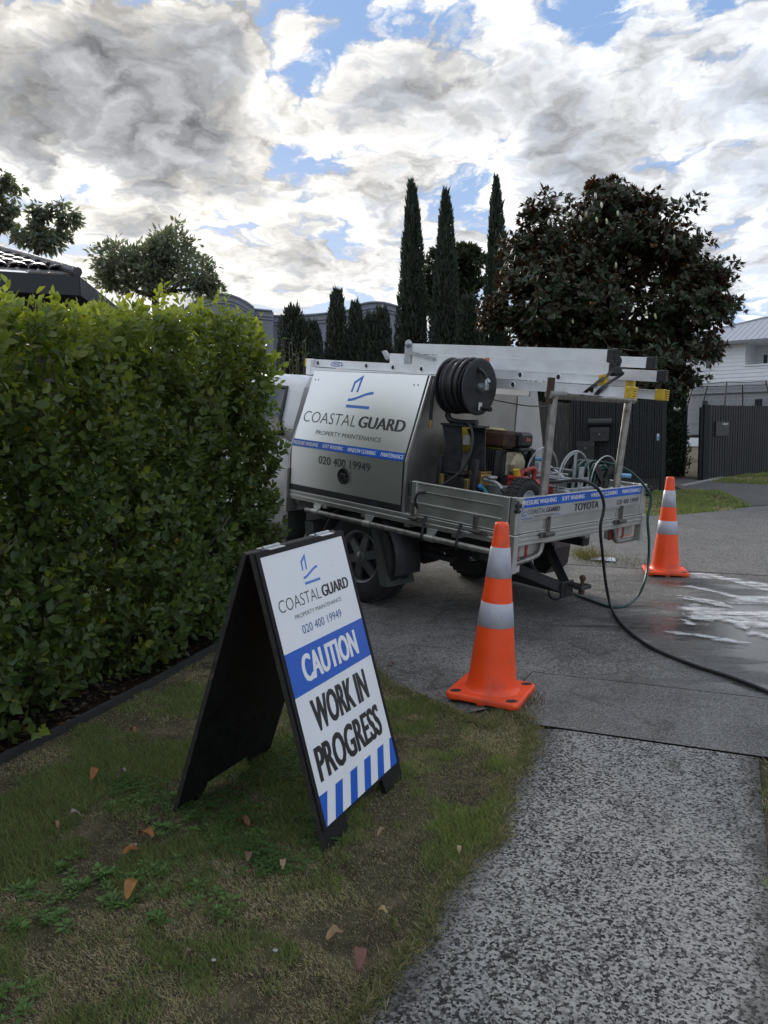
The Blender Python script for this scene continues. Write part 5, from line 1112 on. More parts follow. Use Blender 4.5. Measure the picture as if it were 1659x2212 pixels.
def conifer(name, label, u, vtop, Y, wpx, n, size, col, sharp, seed, lump=.10, base_z=None, cat='tree', group=None):
    """narrow evergreen: upright sprays over a dark inner mass; sharp = profile exponent"""
    b = grnd(u, Y); top = tfrom(u, vtop, Y); Hh = top[2]-b[2]; R_ = wpx*.5*Y/FOC
    t_ = thing(name, label, cat, b, group); rn = random.Random(seed); ph = [rn.uniform(0,6.28) for _ in range(6)]
    lean = (top[0]-b[0])/Hh
    def rad_(f, a): 
        pr = (1-f)**sharp*(1-.25*max(0, .12-f)/.12); return R_*pr*(1+lump*math.sin(3*a+ph[0]+f*9)+lump*math.sin(5*a+ph[1]-f*17)+lump*.8*math.sin(2*a+f*29+ph[2]))
    P_ = []; D_ = []; S_ = []
    for i in range(n):
        f = rn.random()**(1.15); a = rn.uniform(0, 6.283); r = rad_(f, a)*(1-.22*rn.random()**2)+.02
        P_.append((lean*f*Hh+r*math.cos(a), r*math.sin(a), .1+f*(Hh-.1))); D_.append((math.cos(a)*.45+rn.gauss(0,.25), math.sin(a)*.45+rn.gauss(0,.25), 1.0)); S_.append(size*rn.uniform(.6,1.3)*(.75+.5*(1-f)))
    for i in range(int(n*.05)):                                   # loose tips
        f = rn.random()**.7; a = rn.uniform(0, 6.283); r = rad_(f, a); P_.append((lean*f*Hh+r*math.cos(a), r*math.sin(a), f*Hh)); D_.append((math.cos(a)*.3+rn.gauss(0,.1), math.sin(a)*.3+rn.gauss(0,.1), 1)); S_.append(size*rn.uniform(1.2,2.3))
    P_, D_, S_ = map(np.array, (P_, D_, S_)); k = len(P_)
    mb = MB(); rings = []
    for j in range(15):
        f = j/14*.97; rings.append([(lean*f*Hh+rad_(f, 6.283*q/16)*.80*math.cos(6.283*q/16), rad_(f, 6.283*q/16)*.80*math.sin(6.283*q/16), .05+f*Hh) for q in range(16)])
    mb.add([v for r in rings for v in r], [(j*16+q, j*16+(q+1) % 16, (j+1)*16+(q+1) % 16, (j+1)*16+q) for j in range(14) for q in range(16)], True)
    mb.build('occluder_core', M_core, t_, (0,0,0)); MB().cyl((0,0,-.1),(0,0,Hh*.3),.09,8).build('trunk', M_bark, t_, (0,0,0))  # tapered core added so no light shows through the crown
    tag(link('crown', scatter('crown', TUFT_V, TUFT_F, P_, frames(D_, rsph(k)), np.stack([S_*.34, S_, S_], 1), jit(col, k, .4)), M_needle, t_), kind='stuff'); return t_
cg = 'tall pencil cypresses behind the truck'
conifer('cypress', 'tall slim cypress nearest the grey wall, leftmost of three', 890, 398, 27, 86, 11000, .15, (.045,.062,.042), .60, 1, .085, group=cg)
conifer('cypress', 'tall slim cypress in the middle of three, slightly shorter', 963, 417, 26, 82, 11000, .15, (.043,.060,.040), .60, 2, .085, group=cg)
conifer('cypress', 'tall slim cypress rising beside the magnolia, tallest of three', 1072, 387, 27, 72, 10000, .15, (.043,.060,.040), .60, 3, .085, group=cg)
sg_ = 'dark evergreen shrubs in front of the grey wall'
for (u, v, w, sh, lab) in ((632,664,88,.30,'dark rounded evergreen shrub beside the hedge end, nearest the hedge'),(672,695,62,.28,'lower dark evergreen shrub just right of the knobbly rounded one'),(727,628,58,.34,'tallest dark evergreen shrub before the grey wall'),(768,655,52,.36,'narrow peaked evergreen shrub beside the tallest one'),(802,682,60,.28,'evergreen shrub filling the gap above the ladder end'),(826,668,54,.30,'dark evergreen shrub beside the leftmost cypress'),(1012,640,76,.30,'green evergreen shrub between the middle cypress and the magnolia')):
    conifer('evergreen_shrub', lab, u, v, 22.5 if u < 900 else 24, w, 6500, .11, (.046,.062,.042), sh, int(u), .10, cat='shrub', group=sg_)
def wall_hedge(name, label, p0, p1, th, h, n, size, col, cat='hedge'):
    p0, p1 = np.asarray(p0, float), np.asarray(p1, float); c = (p0+p1)/2; t_ = thing(name, label, cat, (c[0], c[1], 0)); d = p1-p0; nrm_ = unit([-d[1], d[0], 0])
    a = RNG.uniform(0,1,n); zz = RNG.uniform(0,1,n)**.9*h; off = np.where(RNG.random(n) < .5, 1, -1)*th*(.5+.10*np.sin(a*13+zz*3)+RNG.uniform(-.12,.06,n)); tp = RNG.random(n) < .15
    off = np.where(tp, RNG.uniform(-.5,.5,n)*th, off); zz = np.where(tp, h+RNG.uniform(-.1,.08,n), zz)
    P_ = np.outer(a, d)+p0+np.outer(off, nrm_); P_[:, 2] = zz; D_ = np.outer(np.sign(off), nrm_)*.5+rsph(n)*.5+np.array([0,0,.6]); s = RNG.uniform(.7,1.3,n)*size
    mb = MB(); q = nrm_*th*.42; mb.prism([p0+q, p1+q, p1-q, p0-q], (0,0,h-.06)); mb.build('occluder_core', M_core, t_)  # block-shaped core added so no light shows through the hedge
    tag(link('foliage', scatter('foliage', TUFT_V, TUFT_F, P_-t_.org, frames(D_, rsph(n)), np.stack([s*.4, s, s], 1), jit(col, n, .4)), M_needle, t_), kind='stuff'); return t_
wall_hedge('conifer_hedge', 'clipped dark conifer hedge in the gap between the two black fences', (5.6,19.2,0), (7.55,19.9,0), .9, 2.35, 9000, .10, (.045,.066,.040))
wall_hedge('boundary_hedge', 'long dark boundary hedge behind the truck and shrubs', (-9.0,21.5,0), (5.9,19.6,0), .9, 2.3, 16000, .12, (.042,.058,.036))
# magnolia
MG = thing('magnolia_tree', 'big dark glossy magnolia with white buds and flowers behind the black fence', 'tree', grnd(1320, 20.0))
Y = 20.0; rn = random.Random(21); mb = MB(); fk = tfrom(1315,760,Y); limb(mb, MG.org, fk, .22, .16, rn, .1)
mbl = [(1290,455,90,60),(1180,520,95,70),(1400,510,100,70),(1480,570,80,60),(1320,560,130,90),(1160,640,110,80),(1470,660,95,75),(1300,680,140,90),(1110,700,80,60),(1420,740,100,80),(1500,740,60,60),(1200,740,120,70),(1330,800,150,70),(1450,830,80,60),(1515,615,46,36),(1300,415,40,30),(1390,450,40,28),(1130,590,60,50)]
P_ = []; A_x = []; whl = []
for (u, v, rx, ry) in mbl:
    k = Y/FOC; c = tfrom(u, v, Y)+V3(0, rn.uniform(-.9,.6), 0); r = V3(rx*k, rx*k*.85+.4, ry*k); limb(mb, fk, c, .09, .02, rn, .2)
    nw = int(60+rx*ry*.062); ns_ = max(9, int(rx*ry/330)); sc_ = rsph(ns_)*RNG.uniform(.30,1.0,(ns_,1)); si_ = RNG.integers(0, ns_, nw); dl_ = rsph(nw); q = c+(sc_[si_]+dl_*RNG.uniform(.12,.46,(nw,1)))*r; d = sc_[si_]*.8+dl_*.7; d[:, 2] += .25
    for i in range(nw): whl.append((q[i], unit(d[i]*.8+V3(0,0,.45)+V3(rn.gauss(0,.3), rn.gauss(0,.3), rn.gauss(0,.3))), rn.random()))
    for i in range(0, nw, 14): limb(mb, c*.8+fk*.2, q[i], .03, .010, rn)
mb.build('trunk', M_bark, MG)
Pm = []; Dm = []; Nm = []; Cm = []
for (p, ax, ra) in whl:
    u = unit(np.cross(ax, (.3,.9,.2))); w = np.cross(ax, u); ph = rn.uniform(0,6.28); br = rn.random() < .12
    for i in range(9):
        a = ph+i*2.2; o = math.cos(a)*u+math.sin(a)*w; d = unit(ax*(.30+.07*i)+o*(1.1-.06*i)+V3(0,0,-.12)); Pm.append(p+o*.02); Dm.append(d); Nm.append(unit(ax-d*.3))
        Cm.append(V3(.075,.050,.026)*rn.uniform(.6,1.2) if br or rn.random() < .10 else V3(.034,.050,.020)*rn.uniform(.6,1.5))
Pm, Dm, Nm, Cm = map(np.array, (Pm, Dm, Nm, Cm)); s = RNG.uniform(.13,.20,len(Pm))
tag(link('crown', scatter('crown', LEAFS_V, LEAFS_F, Pm-MG.org, frames(Dm, Nm), np.stack([s*.78, s, s], 1), Cm), M_mag, MG), kind='stuff')
M_pet = mat('cream_petal', (.70,.68,.58), .5, var=.06, scale=10); M_bud = mat('pale_green_bud', (.42,.45,.26), .5, var=.12, scale=10); M_old = mat('faded_flower', (.30,.17,.08), .7, var=.2, scale=10)
for (u, v) in ((1215,455),(1240,470),(1255,480),(1225,470),(1300,450),(1288,430),(1265,470),(1335,468),(1185,487),(1395,685),(1375,720),(1330,580),(1197,690),(1455,520),(1238,700),(1312,484),(1417,690),(1290,482)):
    c = tfrom(u, v, Y-1.6-.4*rn.random()); MB().lathe([(0,0),(.024,.03),(.030,.07),(.020,.12),(0,.15)], c, (rn.gauss(0,.12), rn.gauss(0,.12), 1), 8).build('bud', M_bud if rn.random() < .7 else M_pet, MG)
for (u, v, m_) in ((1205,450,M_pet),(1098,715,M_pet),(1280,660,M_old),(1412,535,M_old),(1462,888,M_pet),(1230,425,M_pet)):
    c = tfrom(u, v, Y-2.3); mb = MB()
    for i in range(9):
        a = i*2.4; o = V3(math.cos(a), math.sin(a)*.7-.3, .55); o = unit(o); w = unit(np.cross(o, (0,0,1))); L = .11; mb.add([c, c+o*L*.55-w*L*.42, c+o*L+V3(0,0,.02), c+o*L*.55+w*L*.42], [(0,1,2,3)])
    mb.build('flower', m_, MG)
# light green shoots of a garden plant between hedge and ladder
gp_ = thing('leafy_shrub', 'thin upright leafy shoots above the cab roof, right of the hedge', 'shrub', grnd(625, 9.0)); P_ = []; D_ = []
mb = MB(); rn = random.Random(4)
for k in range(16):
    u = rn.uniform(596,668); vt = rn.uniform(725,800) if k > 2 else (735,742,760)[k]; top = tfrom(u, vt, 9.0); bb = grnd(u+rn.uniform(-6,6), 9.0); mb.tube([bb, bb*.5+top*.5+V3(.02,0,0), top], .004, 5)
    for i in range(26):
        f = 1-.030*i; q = bb*(1-f)+top*f; a = i*2.4; P_.append(q); D_.append((math.cos(a), math.sin(a), .7))
mb.build('stem', M_bark, gp_); P_ = np.array(P_); n = len(P_); s = RNG.uniform(.04,.07,n)
tag(link('foliage', scatter('foliage', LEAFS_V, LEAFS_F, P_-gp_.org, frames(np.array(D_, float)+rsph(n)*.3, rsph(n)*.4+np.array([0,0,1])), np.stack([s*.8, s, s], 1), jit((.06,.085,.03), n)), M_tleaf, gp_), kind='stuff')

# ------------------------------------------------------------------ fences
M_fence = mat('black_stained_timber', (.0095,.011,.013), .62, var=.35, scale=8, bump=.002, bscale=40, stretch=(6,6,1))
M_paling = mat('weathered_paling', (.040,.037,.032), .85, var=.4, scale=7, bump=.004, bscale=30, stretch=(5,5,.8), dirt=((.12,.115,.10), .28))
def batten_mesh(w, d, h, name='batten'):
    mb = MB(); mb.box(-w/2, w/2, -d/2, d/2, 0, h, .003); return mb.mesh(name)
def fence(name, label, p0, p1, pitch, w, d, h, m, jitter=.0, hole=None, post_every=1.8):
    p0, p1 = np.asarray(p0, float), np.asarray(p1, float); L = np.linalg.norm(p1-p0); e = (p1-p0)/L; yaw = math.atan2(e[1], e[0])
    F_ = thing(name, label, 'fence', (p0[0], p0[1], gz(p0[0], p0[1]))); me = batten_mesh(w, d, h); me.materials.append(m); rn = random.Random(int(L*100))
    for i in range(int(L/pitch)+1):
        q = p0+e*i*pitch; o = bpy.data.objects.new('batten', me); COL.objects.link(o); o.parent = F_.e
        o.location = (q[0]-F_.org[0]+rn.gauss(0,.0015), q[1]-F_.org[1]+rn.gauss(0,.0015), gz(q[0], q[1])-F_.org[2]+.02+rn.gauss(0,jitter)); o.rotation_euler = (0, rn.gauss(0,.002), yaw)
    nb = np.array([-e[1], e[0]]); nb = nb if nb@p0 > 0 else -nb; q0 = p0+nb*(d*.5+.022); q1 = p1+nb*(d*.5+.022)
    for z in (.25, h*.55, h-.18):
        mb = MB(); mb.prism([(q0[0],q0[1],z),(q1[0],q1[1],z+gz(*p1)-gz(*p0)),(q1[0],q1[1],z+.09+gz(*p1)-gz(*p0)),(q0[0],q0[1],z+.09)], (nb[0]*.04, nb[1]*.04, 0)); mb.build('rail', m, F_)
    for i in range(int(L/post_every)+1):
        q = p0+e*min(L, i*post_every)+nb*.12; mb = MB(); mb.box(q[0]-.05,q[0]+.05,q[1]-.05,q[1]+.05,gz(*q)-.05,gz(*q)+h-.02,.004); mb.build('post', m, F_)
    return F_, e
F0 = np.array([5.53,15.26]); Fd = unit([-.93,.37])
FL, _ = fence('batten_fence', 'black fence of close narrow battens standing right behind the truck tray', F0, F0+Fd*1.75, .046, .034, .040, 1.80, M_fence, .004)
fence('paling_fence', 'weathered dark paling fence behind the letterboxes', F0+Fd*1.72+V3(0,.05,0)[:2], F0+Fd*5.2+np.array([0,.05]), .145, .142, .022, 1.72, M_paling, .02)
_mb = MB(); q = F0+Fd*.09+np.array([Fd[1], -Fd[0]])*.0; nf = np.array([Fd[1], -Fd[0]]); nf = nf if nf[1] < 0 else -nf
def onf(t, k, z): r = F0+Fd*t+nf*k; return V3(r[0], r[1], z)
def slab(t0, t1, k0, k1, z0, z1, mb): mb.add([onf(t, k, z) for t in (t0, t1) for k in (k0, k1) for z in (z0, z1)], [(0,1,3,2),(4,6,7,5),(0,4,5,1),(2,3,7,6),(0,2,6,4),(1,5,7,3)])
slab(.06,.105,.021,.024,1.02,1.15,_mb); stk = _mb.build('notice_sticker', mat('pale_blue_sticker', (.40,.52,.66), .5, var=.2, scale=30)); tag(stk, 'small pale blue sticker on the end of the batten fence', 'sticker')
_mb = MB(); slab(.066,.099,.0243,.0248,1.03,1.09,_mb); _mb.build('printed_block', mat('blue_grey_print', (.16,.22,.32), .5), stk)
M_box = mat('dark_grey_letterbox', (.016,.017,.019), .45, var=.2, scale=12)
for (t0, t1, z0, z1, lab, tube_) in ((1.28,1.62,.62,1.02,'dark letterbox with flap mounted low on the paling fence',False),(1.00,1.36,1.02,1.30,'dark letterbox with newspaper tube mounted above the low one',True)):
    LB_ = thing('letterbox', lab, 'letterbox', onf((t0+t1)/2, .12, z0), 'letterboxes behind the truck')
    mb = MB(); slab(t0,t1,.03,.26,z0,z1,mb); mb.build('box', M_box, LB_)
    mb = MB(); slab(t0-.01,t1+.01,.26,.272,z1-.10,z1-.02,mb); mb.build('flap', mat('lighter_flap', (.024,.025,.027), .4) if 'lighter_flap' not in bpy.data.materials else bpy.data.materials['lighter_flap'], LB_)
    mb = MB(); a = onf((t0+t1)/2, .272, z1-.14); mb.cyl(a, a+V3(nf[0], nf[1], 0)*.01, .012, 10); mb.build('lock', M_galv, LB_)
    if tube_: mb = MB(); mb.tube([onf(t0-.05,.17,z1+.09), onf(t1+.05,.17,z1+.09)], .085, 18, cap=False); mb.tube([onf(t0-.049,.17,z1+.09), onf(t1+.049,.17,z1+.09)], .078, 18, cap=True); mb.build('newspaper_tube', M_box, LB_)
R0, R1 = np.array([7.62,18.10]), np.array([12.6,22.4])
FR, fe = fence('batten_fence', 'black batten fence with letter slot enclosing the white house', R0, R1, .130, .100, .035, 1.72, M_fence, .004)
mb = MB(); q = R0-fe*.10; mb.box(q[0]-.07,q[0]+.07,q[1]-.07,q[1]+.07,-.05,1.76,.006); mb.build('gate_post', M_fence, FR)
mb = MB(); q = R0-fe*.24+np.array([.02,.12]); mb.box(q[0]-.05,q[0]+.05,q[1]-.05,q[1]+.05,-.05,1.70,.006); mb.build('gate_post', M_fence, FR)
nr2 = np.array([fe[1], -fe[0]]); nr2 = nr2 if nr2[1] < 0 else -nr2
def onr(t, k, z): r = R0+fe*t+nr2*k; return V3(r[0], r[1], z)
def slab2(t0, t1, k0, k1, z0, z1, mb): mb.add([onr(t, k, z) for t in (t0, t1) for k in (k0, k1) for z in (z0, z1)], [(0,1,3,2),(4,6,7,5),(0,4,5,1),(2,3,7,6),(0,2,6,4),(1,5,7,3)])
mb = MB(); slab2(.30,.95,.02,.05,1.02,1.36,mb); lb3 = mb.build('letter_panel', M_box, FR)
mb = MB(); slab2(.62,.90,.051,.056,1.28,1.32,mb); mb.build('letter_slot', M_galv, lb3)
mb = MB(); a = onr(.74,.05,1.24); mb.cyl(a, a+V3(nr2[0], nr2[1], 0)*.02, .014, 10); mb.build('lock', M_galv, lb3)

# ------------------------------------------------------------------ trampoline behind the right fence
TC = atY(1585, 905, 26.5); TC[2] = 0; TR_ = 1.75
TP = thing('trampoline', 'garden trampoline with dark safety net showing above the right fence', 'trampoline', TC)
Q(TP, 'ring_frame', M_dark, lambda b: b.tube([TC+V3(TR_*math.cos(a), TR_*math.sin(a), .85) for a in [6.2832*k/40 for k in range(40)]], .03, 8, closed=True))
Q(TP, 'jumping_mat', M_blk, lambda b: b.lathe([(0,.86),(TR_-.2,.86)], TC, (0,0,1), 40))
Q(TP, 'edge_pad', mat('dark_blue_pad', (.02,.03,.05), .6), lambda b: b.lathe([(TR_-.22,.87),(TR_+.05,.90)], TC, (0,0,1), 40))
for k in range(8):
    a = 6.2832*k/8+.2; d = V3(math.cos(a), math.sin(a), 0); Q(TP, 'net_pole', M_dark, lambda b: b.tube(crom([TC+d*(TR_+.02)+V3(0,0,.0), TC+d*(TR_+.03)+V3(0,0,1.3), TC+d*(TR_+.0)+V3(0,0,2.0), TC+d*(TR_-.22)+V3(0,0,2.62)], 4), .022, 7))
Q(TP, 'top_ring', M_dark, lambda b: b.tube([TC+V3((TR_-.22)*math.cos(a), (TR_-.22)*math.sin(a), 2.62-.03*abs(math.sin(4*(a-.2)))) for a in [6.2832*k/64 for k in range(64)]], .012, 6, closed=True))
nm = bpy.data.materials.new('safety_net'); nm.use_nodes = True; _N = NT(nm.node_tree); _p = nm.node_tree.nodes['Principled BSDF']; _p.inputs['Base Color'].default_value = (.03,.033,.04,1); _p.inputs['Roughness'].default_value = .9
_co = _N.n('ShaderNodeTexCoord').outputs['Object']; _N.put(_p.inputs['Alpha'], _N.step(_N.noise(_co, 60, 2, .5), .3, .7, .34, .56))
Q(TP, 'safety_net', nm, lambda b: b.lathe([(TR_-.15,.9),(TR_-.12,1.6),(TR_-.16,2.1),(TR_-.23,2.6)], TC, (0,0,1), 48))

# ------------------------------------------------------------------ white weatherboard house on the right
M_wb = mat('white_weatherboard', (.86,.88,.90), .55, var=.04, scale=3)
M_roofm = mat('pale_metal_roof', (.40,.41,.44), .38, .4, var=.08, scale=4)
W0, W1 = np.array([15.2,43.2]), np.array([25.5,34.6]); we = (W1-W0)/np.linalg.norm(W1-W0); wn = np.array([-we[1], we[0]]); wn = wn if wn[1] < 0 else -wn; WL = float(np.linalg.norm(W1-W0))
WH = thing('white_house', 'white two-storey weatherboard house with pale metal roof at far right', 'house', (W0[0], W0[1], 0))
def onw(t, k, z): r = W0+we*t+wn*k; return V3(r[0], r[1], z)
def hb_(t0, t1, k0, k1, z0, z1, mb): mb.add([onw(t, k, z) for t in (t0, t1) for k in (k0, k1) for z in (z0, z1)], [(0,1,3,2),(4,6,7,5),(0,4,5,1),(2,3,7,6),(0,2,6,4),(1,5,7,3)])
def wt(u): # wall coordinate for a photo column
    best = min((abs((ray(u, 850)[0]/ray(u, 850)[1])-(onw(t, 0, 0)[0]/onw(t, 0, 0)[1])), t) for t in np.linspace(0, WL, 400)); return best[1]
def wz(u, v): 
    t = wt(u); p = onw(t, 0, 0); d = ray(u, v); return CAM[2]+d[2]/d[1]*p[1]
tr0 = wt(1608); z_e = wz(1620, 738); z_s = wz(1608, 789); z_l = wz(1590, 848)
mb = MB(); hb_(0,tr0,-6,0,0,z_e-.05,mb); hb_(tr0,WL,-6,0,0,z_s-.05,mb); hb_(tr0,WL,-6,-2.2,z_s-.05,z_e-.05,mb); mb.build('wall', M_wb, WH)
nb_ = int((z_e-z_l)/.19); bh = (z_e-z_l)/nb_
for k in range(nb_):
    z = z_l+k*bh; t1 = tr0 if z > z_s-.12 else WL
    mb = MB(); a = [onw(0,.005,z+bh*1.02), onw(t1,.005,z+bh*1.02), onw(t1,.034,z), onw(0,.034,z)]; mb.prism(a, (wn[0]*.006, wn[1]*.006, 0)); mb.build('weatherboard', M_wb, WH)
for k in range(int(z_l/.19)):
    z = z_l-.19*(k+1)-.02; 
    if z < 1.1: break
    mb = MB(); a = [onw(0,.005,z+.19), onw(WL,.005,z+.19), onw(WL,.028,z), onw(0,.028,z)]; mb.prism(a, (wn[0]*.006, wn[1]*.006, 0)); mb.build('weatherboard', M_wb, WH)
mb = MB(); hb_(-.05,WL,-.02,.09,z_l-.06,z_l,mb); mb.build('band_board', mat('grey_band', (.16,.165,.17), .6), WH)
mb = MB(); hb_(tr0-.05,WL,-.1,.10,z_s-.06,z_s+.02,mb); mb.build('balcony_cap', M_wb, WH)
mb = MB(); hb_(tr0-.10,tr0,-.0,.05,z_s,z_e,mb); mb.build('corner_board', M_wb, WH)
def window(u0, u1, v0, v1, k=0.0, fr=True):
    t0, t1 = wt(u0), wt(u1); za, zb = wz((u0+u1)/2, v1), wz((u0+u1)/2, v0)
    mb = MB(); hb_(t0,t1,k+.035,k+.045,za,zb,mb); w_ = mb.build('window', M_glass, WH)
    mb = MB(); f_ = .10
    for (a, b, c, d) in ((t0-f_,t0,za-f_,zb+f_),(t1,t1+f_,za-f_,zb+f_),(t0,t1,zb,zb+f_),(t0,t1,za-f_,za)): hb_(a,b,k+.03,k+.075,c,d,mb)
    mb.build('frame', M_wb, w_)
window(1524,1536,770,796); window(1632,1648,862,890); window(1518,1531,866,884)
for (u0, u1) in ((1623,1632),(1645,1665)): 
    t0, t1 = wt(u0), wt(u1); mb = MB(); hb_(t0,t1,-2.18,-2.15,z_s+.05,z_e-.55,mb); w_ = mb.build('window', M_glass, WH)
    mb = MB(); hb_(t0-.08,t0,-2.19,-2.12,z_s+.05,z_e-.47,mb); hb_(t1,t1+.08,-2.19,-2.12,z_s+.05,z_e-.47,mb); hb_(t0,t1,-2.19,-2.12,z_e-.55,z_e-.47,mb); mb.build('frame', M_wb, w_)
mb = MB(); hb_(wt(1556),wt(1563),.03,.25,wz(1558,757),wz(1558,748),mb); mb.build('wall_light', M_wb, WH)
mb = MB(); hb_(-.7,WL,-6.5,.55,z_e-.06,z_e-.02,mb); mb.build('soffit', M_wb, WH)
mb = MB(); hb_(-.75,WL,.55,.66,z_e-.10,z_e+.06,mb); mb.build('gutter', mat('grey_gutter', (.22,.23,.25), .5), WH)
rz = wz(1608, 699)+.6; rt = wt(1608)
rf = MB(); rf.add([onw(-.75,.62,z_e+.05), onw(WL,.62,z_e+.05), onw(WL,-3.4,rz), onw(rt,-3.4,rz), onw(-.75,-6.8,z_e+.05)], [(0,1,2,3),(0,3,4)]); roof_ = rf.build('roof', M_roofm, WH)
for k in range(44):
    t = -.7+k*.30
    if t > WL: break
    fr_ = min(1, max(.02, (t+.75)/(rt+.75))); mb = MB(); a, b = onw(t,.62,z_e+.055), onw(t,.62+(-4.02)*fr_,z_e+.055+(rz-z_e-.05)*fr_); mb.tube([a, b], .022, 5); mb.build('roof_rib', M_roofm, roof_)
mb = MB(); mb.tube([onw(-.75,.62,z_e+.07), onw(rt,-3.4,rz+.03), onw(WL,-3.4,rz+.03)], .05, 6); mb.build('ridge_cap', M_roofm, roof_)

# ------------------------------------------------------------------ grey house with curved parapets
M_grey = mat('grey_render', (.235,.25,.29), .85, var=.06, scale=2, bump=.004, bscale=30)
GHs = thing('grey_house', 'grey rendered house with curved stepped parapets behind the shrubs', 'house', grnd(660, 36))
def parapet(pts, Y, dz=0.0, thick=.5, name='parapet_wall', m=M_grey):
    top = [tfrom(u, v, Y)+V3(0,0,dz) for u, v in pts]; z0 = gz(*top[0][:2])
    poly = [V3(top[0][0], top[0][1], z0)]+top+[V3(top[-1][0], top[-1][1], z0)]; mb = MB(); mb.prism(poly, (0, thick, 0)); w_ = mb.build(name, m, GHs)
    for k, off in enumerate((.0, .26, .40)):
        mb = MB(); mb.tube([p+V3(0, -.02, -off) for p in top], .055 if k == 0 else .035, 6); mb.build('moulding', m, w_)
arc = lambda u0, u1, v0, vm, v1, n=10: [(u0+(u1-u0)*i/n, v0*(1-i/n)+v1*(i/n)+(vm-(v0+v1)/2)*4*(i/n)*(1-i/n)) for i in range(n+1)]
parapet(arc(395,548,672,635,664), 36); parapet([(549,668),(588,672)], 36.3); parapet(arc(572,776,682,668+12,666), 36.8); parapet(arc(766,862,662,653,664), 36.2)

# ------------------------------------------------------------------ tiled roof of the house on the left
M_tile = mat('dark_clay_tile', (.075,.070,.074), .42, var=.25, scale=9, bump=.004, bscale=30)
M_fas = mat('dark_fascia', (.022,.024,.028), .6, var=.2, scale=4)
HB = grnd(-20, 13.0); DH = thing('tiled_house', 'dark house with tiled hip roof behind the hedge at far left', 'house', (HB[0], HB[1], HB[2]))
e_r = tfrom(168, 593, 13.0); e_l = tfrom(-330, 625, 11.6); rdg = tfrom(-60, 529, 15.5); e_b = e_r+V3(-1.2,8,0); rdg_b = rdg+V3(-6,2,1.2)
ez_ = e_r[2]; e_l[2] = ez_; e_b[2] = ez_
wl = MB(); wl.prism([V3(e_l[0], e_l[1]+.5, HB[2]), V3(e_r[0]-.5, e_r[1]+.5, HB[2]), V3(e_b[0]-.5, e_b[1], HB[2]), V3(e_l[0], e_b[1], HB[2])], (0,0,ez_-HB[2]-.05)); wl.build('wall', mat('dark_brick_wall', (.06,.05,.045), .9, var=.2, scale=8), DH)
fs_ = MB(); fs_.prism([e_l+V3(0,-.02,-.34), e_r+V3(.02,-.02,-.34), e_r+V3(.02,-.02,-.03), e_l+V3(0,-.02,-.03)], (0,.03,0)); fs_.prism([e_r+V3(0,0,-.34), e_b+V3(0,0,-.34), e_b+V3(0,0,-.03), e_r+V3(0,0,-.03)], (.03,0,0)); fs_.prism([e_l+V3(0,0,-.33), e_r+V3(0,0,-.33), e_b+V3(0,0,-.33), e_l+V3(0,8,-.33)], (0,0,.02)); fs_.build('fascia', M_fas, DH)
ap = e_r+(rdg-e_r)*1.0
rf = MB(); rf.add([e_l, e_r, ap, ap+V3(-9,-.6,0)], [(0,1,2,3)]); rf.add([e_r, e_b, ap], [(0,1,2)]); droof = rf.build('roof', M_tile, DH)
tl = MB(); nseg = 8
tv_ = [(.15*math.cos(math.pi*k/nseg), -y, .06*math.sin(math.pi*k/nseg)+dz) for y, dz in ((0,.02),(.42,.0)) for k in range(nseg+1)]
tl.add(tv_, [(k, k+1, nseg+2+k, nseg+1+k) for k in range(nseg)], True); tl.add([(x, y, z-.025) for x, y, z in tv_[:nseg+1]]+tv_[:nseg+1], [(k, k+1, nseg+2+k, nseg+1+k) for k in range(nseg)], True); tme = tl.mesh('roof_tile'); tme.materials.append(M_tile)
ev = unit(e_r-e_l); upv = unit((ap-e_r)-ev*np.dot(ap-e_r, ev)); nv = unit(np.cross(ev, upv)); nv = nv if nv[2] > 0 else -nv; Ls = np.dot(ap-e_r, upv); sh_ = np.dot(ap-e_r, ev)
Bm = Matrix((tuple(ev), tuple(-upv), tuple(-np.cross(ev, upv)*-1))).transposed()
Bm = Matrix(np.stack([ev, -upv, np.cross(ev, -upv)], 1).tolist())
flipz = np.cross(ev, -upv)[2] < 0
if flipz: Bm = Matrix(np.stack([-ev, -upv, np.cross(-ev, -upv)], 1).tolist())
nrow = min(14, int(Ls/.34)); cnt = 0
for r_ in range(nrow):
    for c_ in range(16):
        s_ = (r_+.5)*.34; x_ = sh_*(s_/Ls)-.18-c_*.31
        if cnt >= 260: break
        q = e_r+ev*x_+upv*(s_+.2)+nv*.012; o = bpy.data.objects.new('roof_tile', tme); COL.objects.link(o); o.parent = droof.e; M = Bm.to_4x4(); M.translation = Vector(q-DH.org); o.matrix_local = M; cnt += 1
mb = MB(); mb.tube([e_r+V3(0,0,.04), ap+V3(0,0,.05)], .085, 8); mb.build('hip_cap', M_tile, droof)

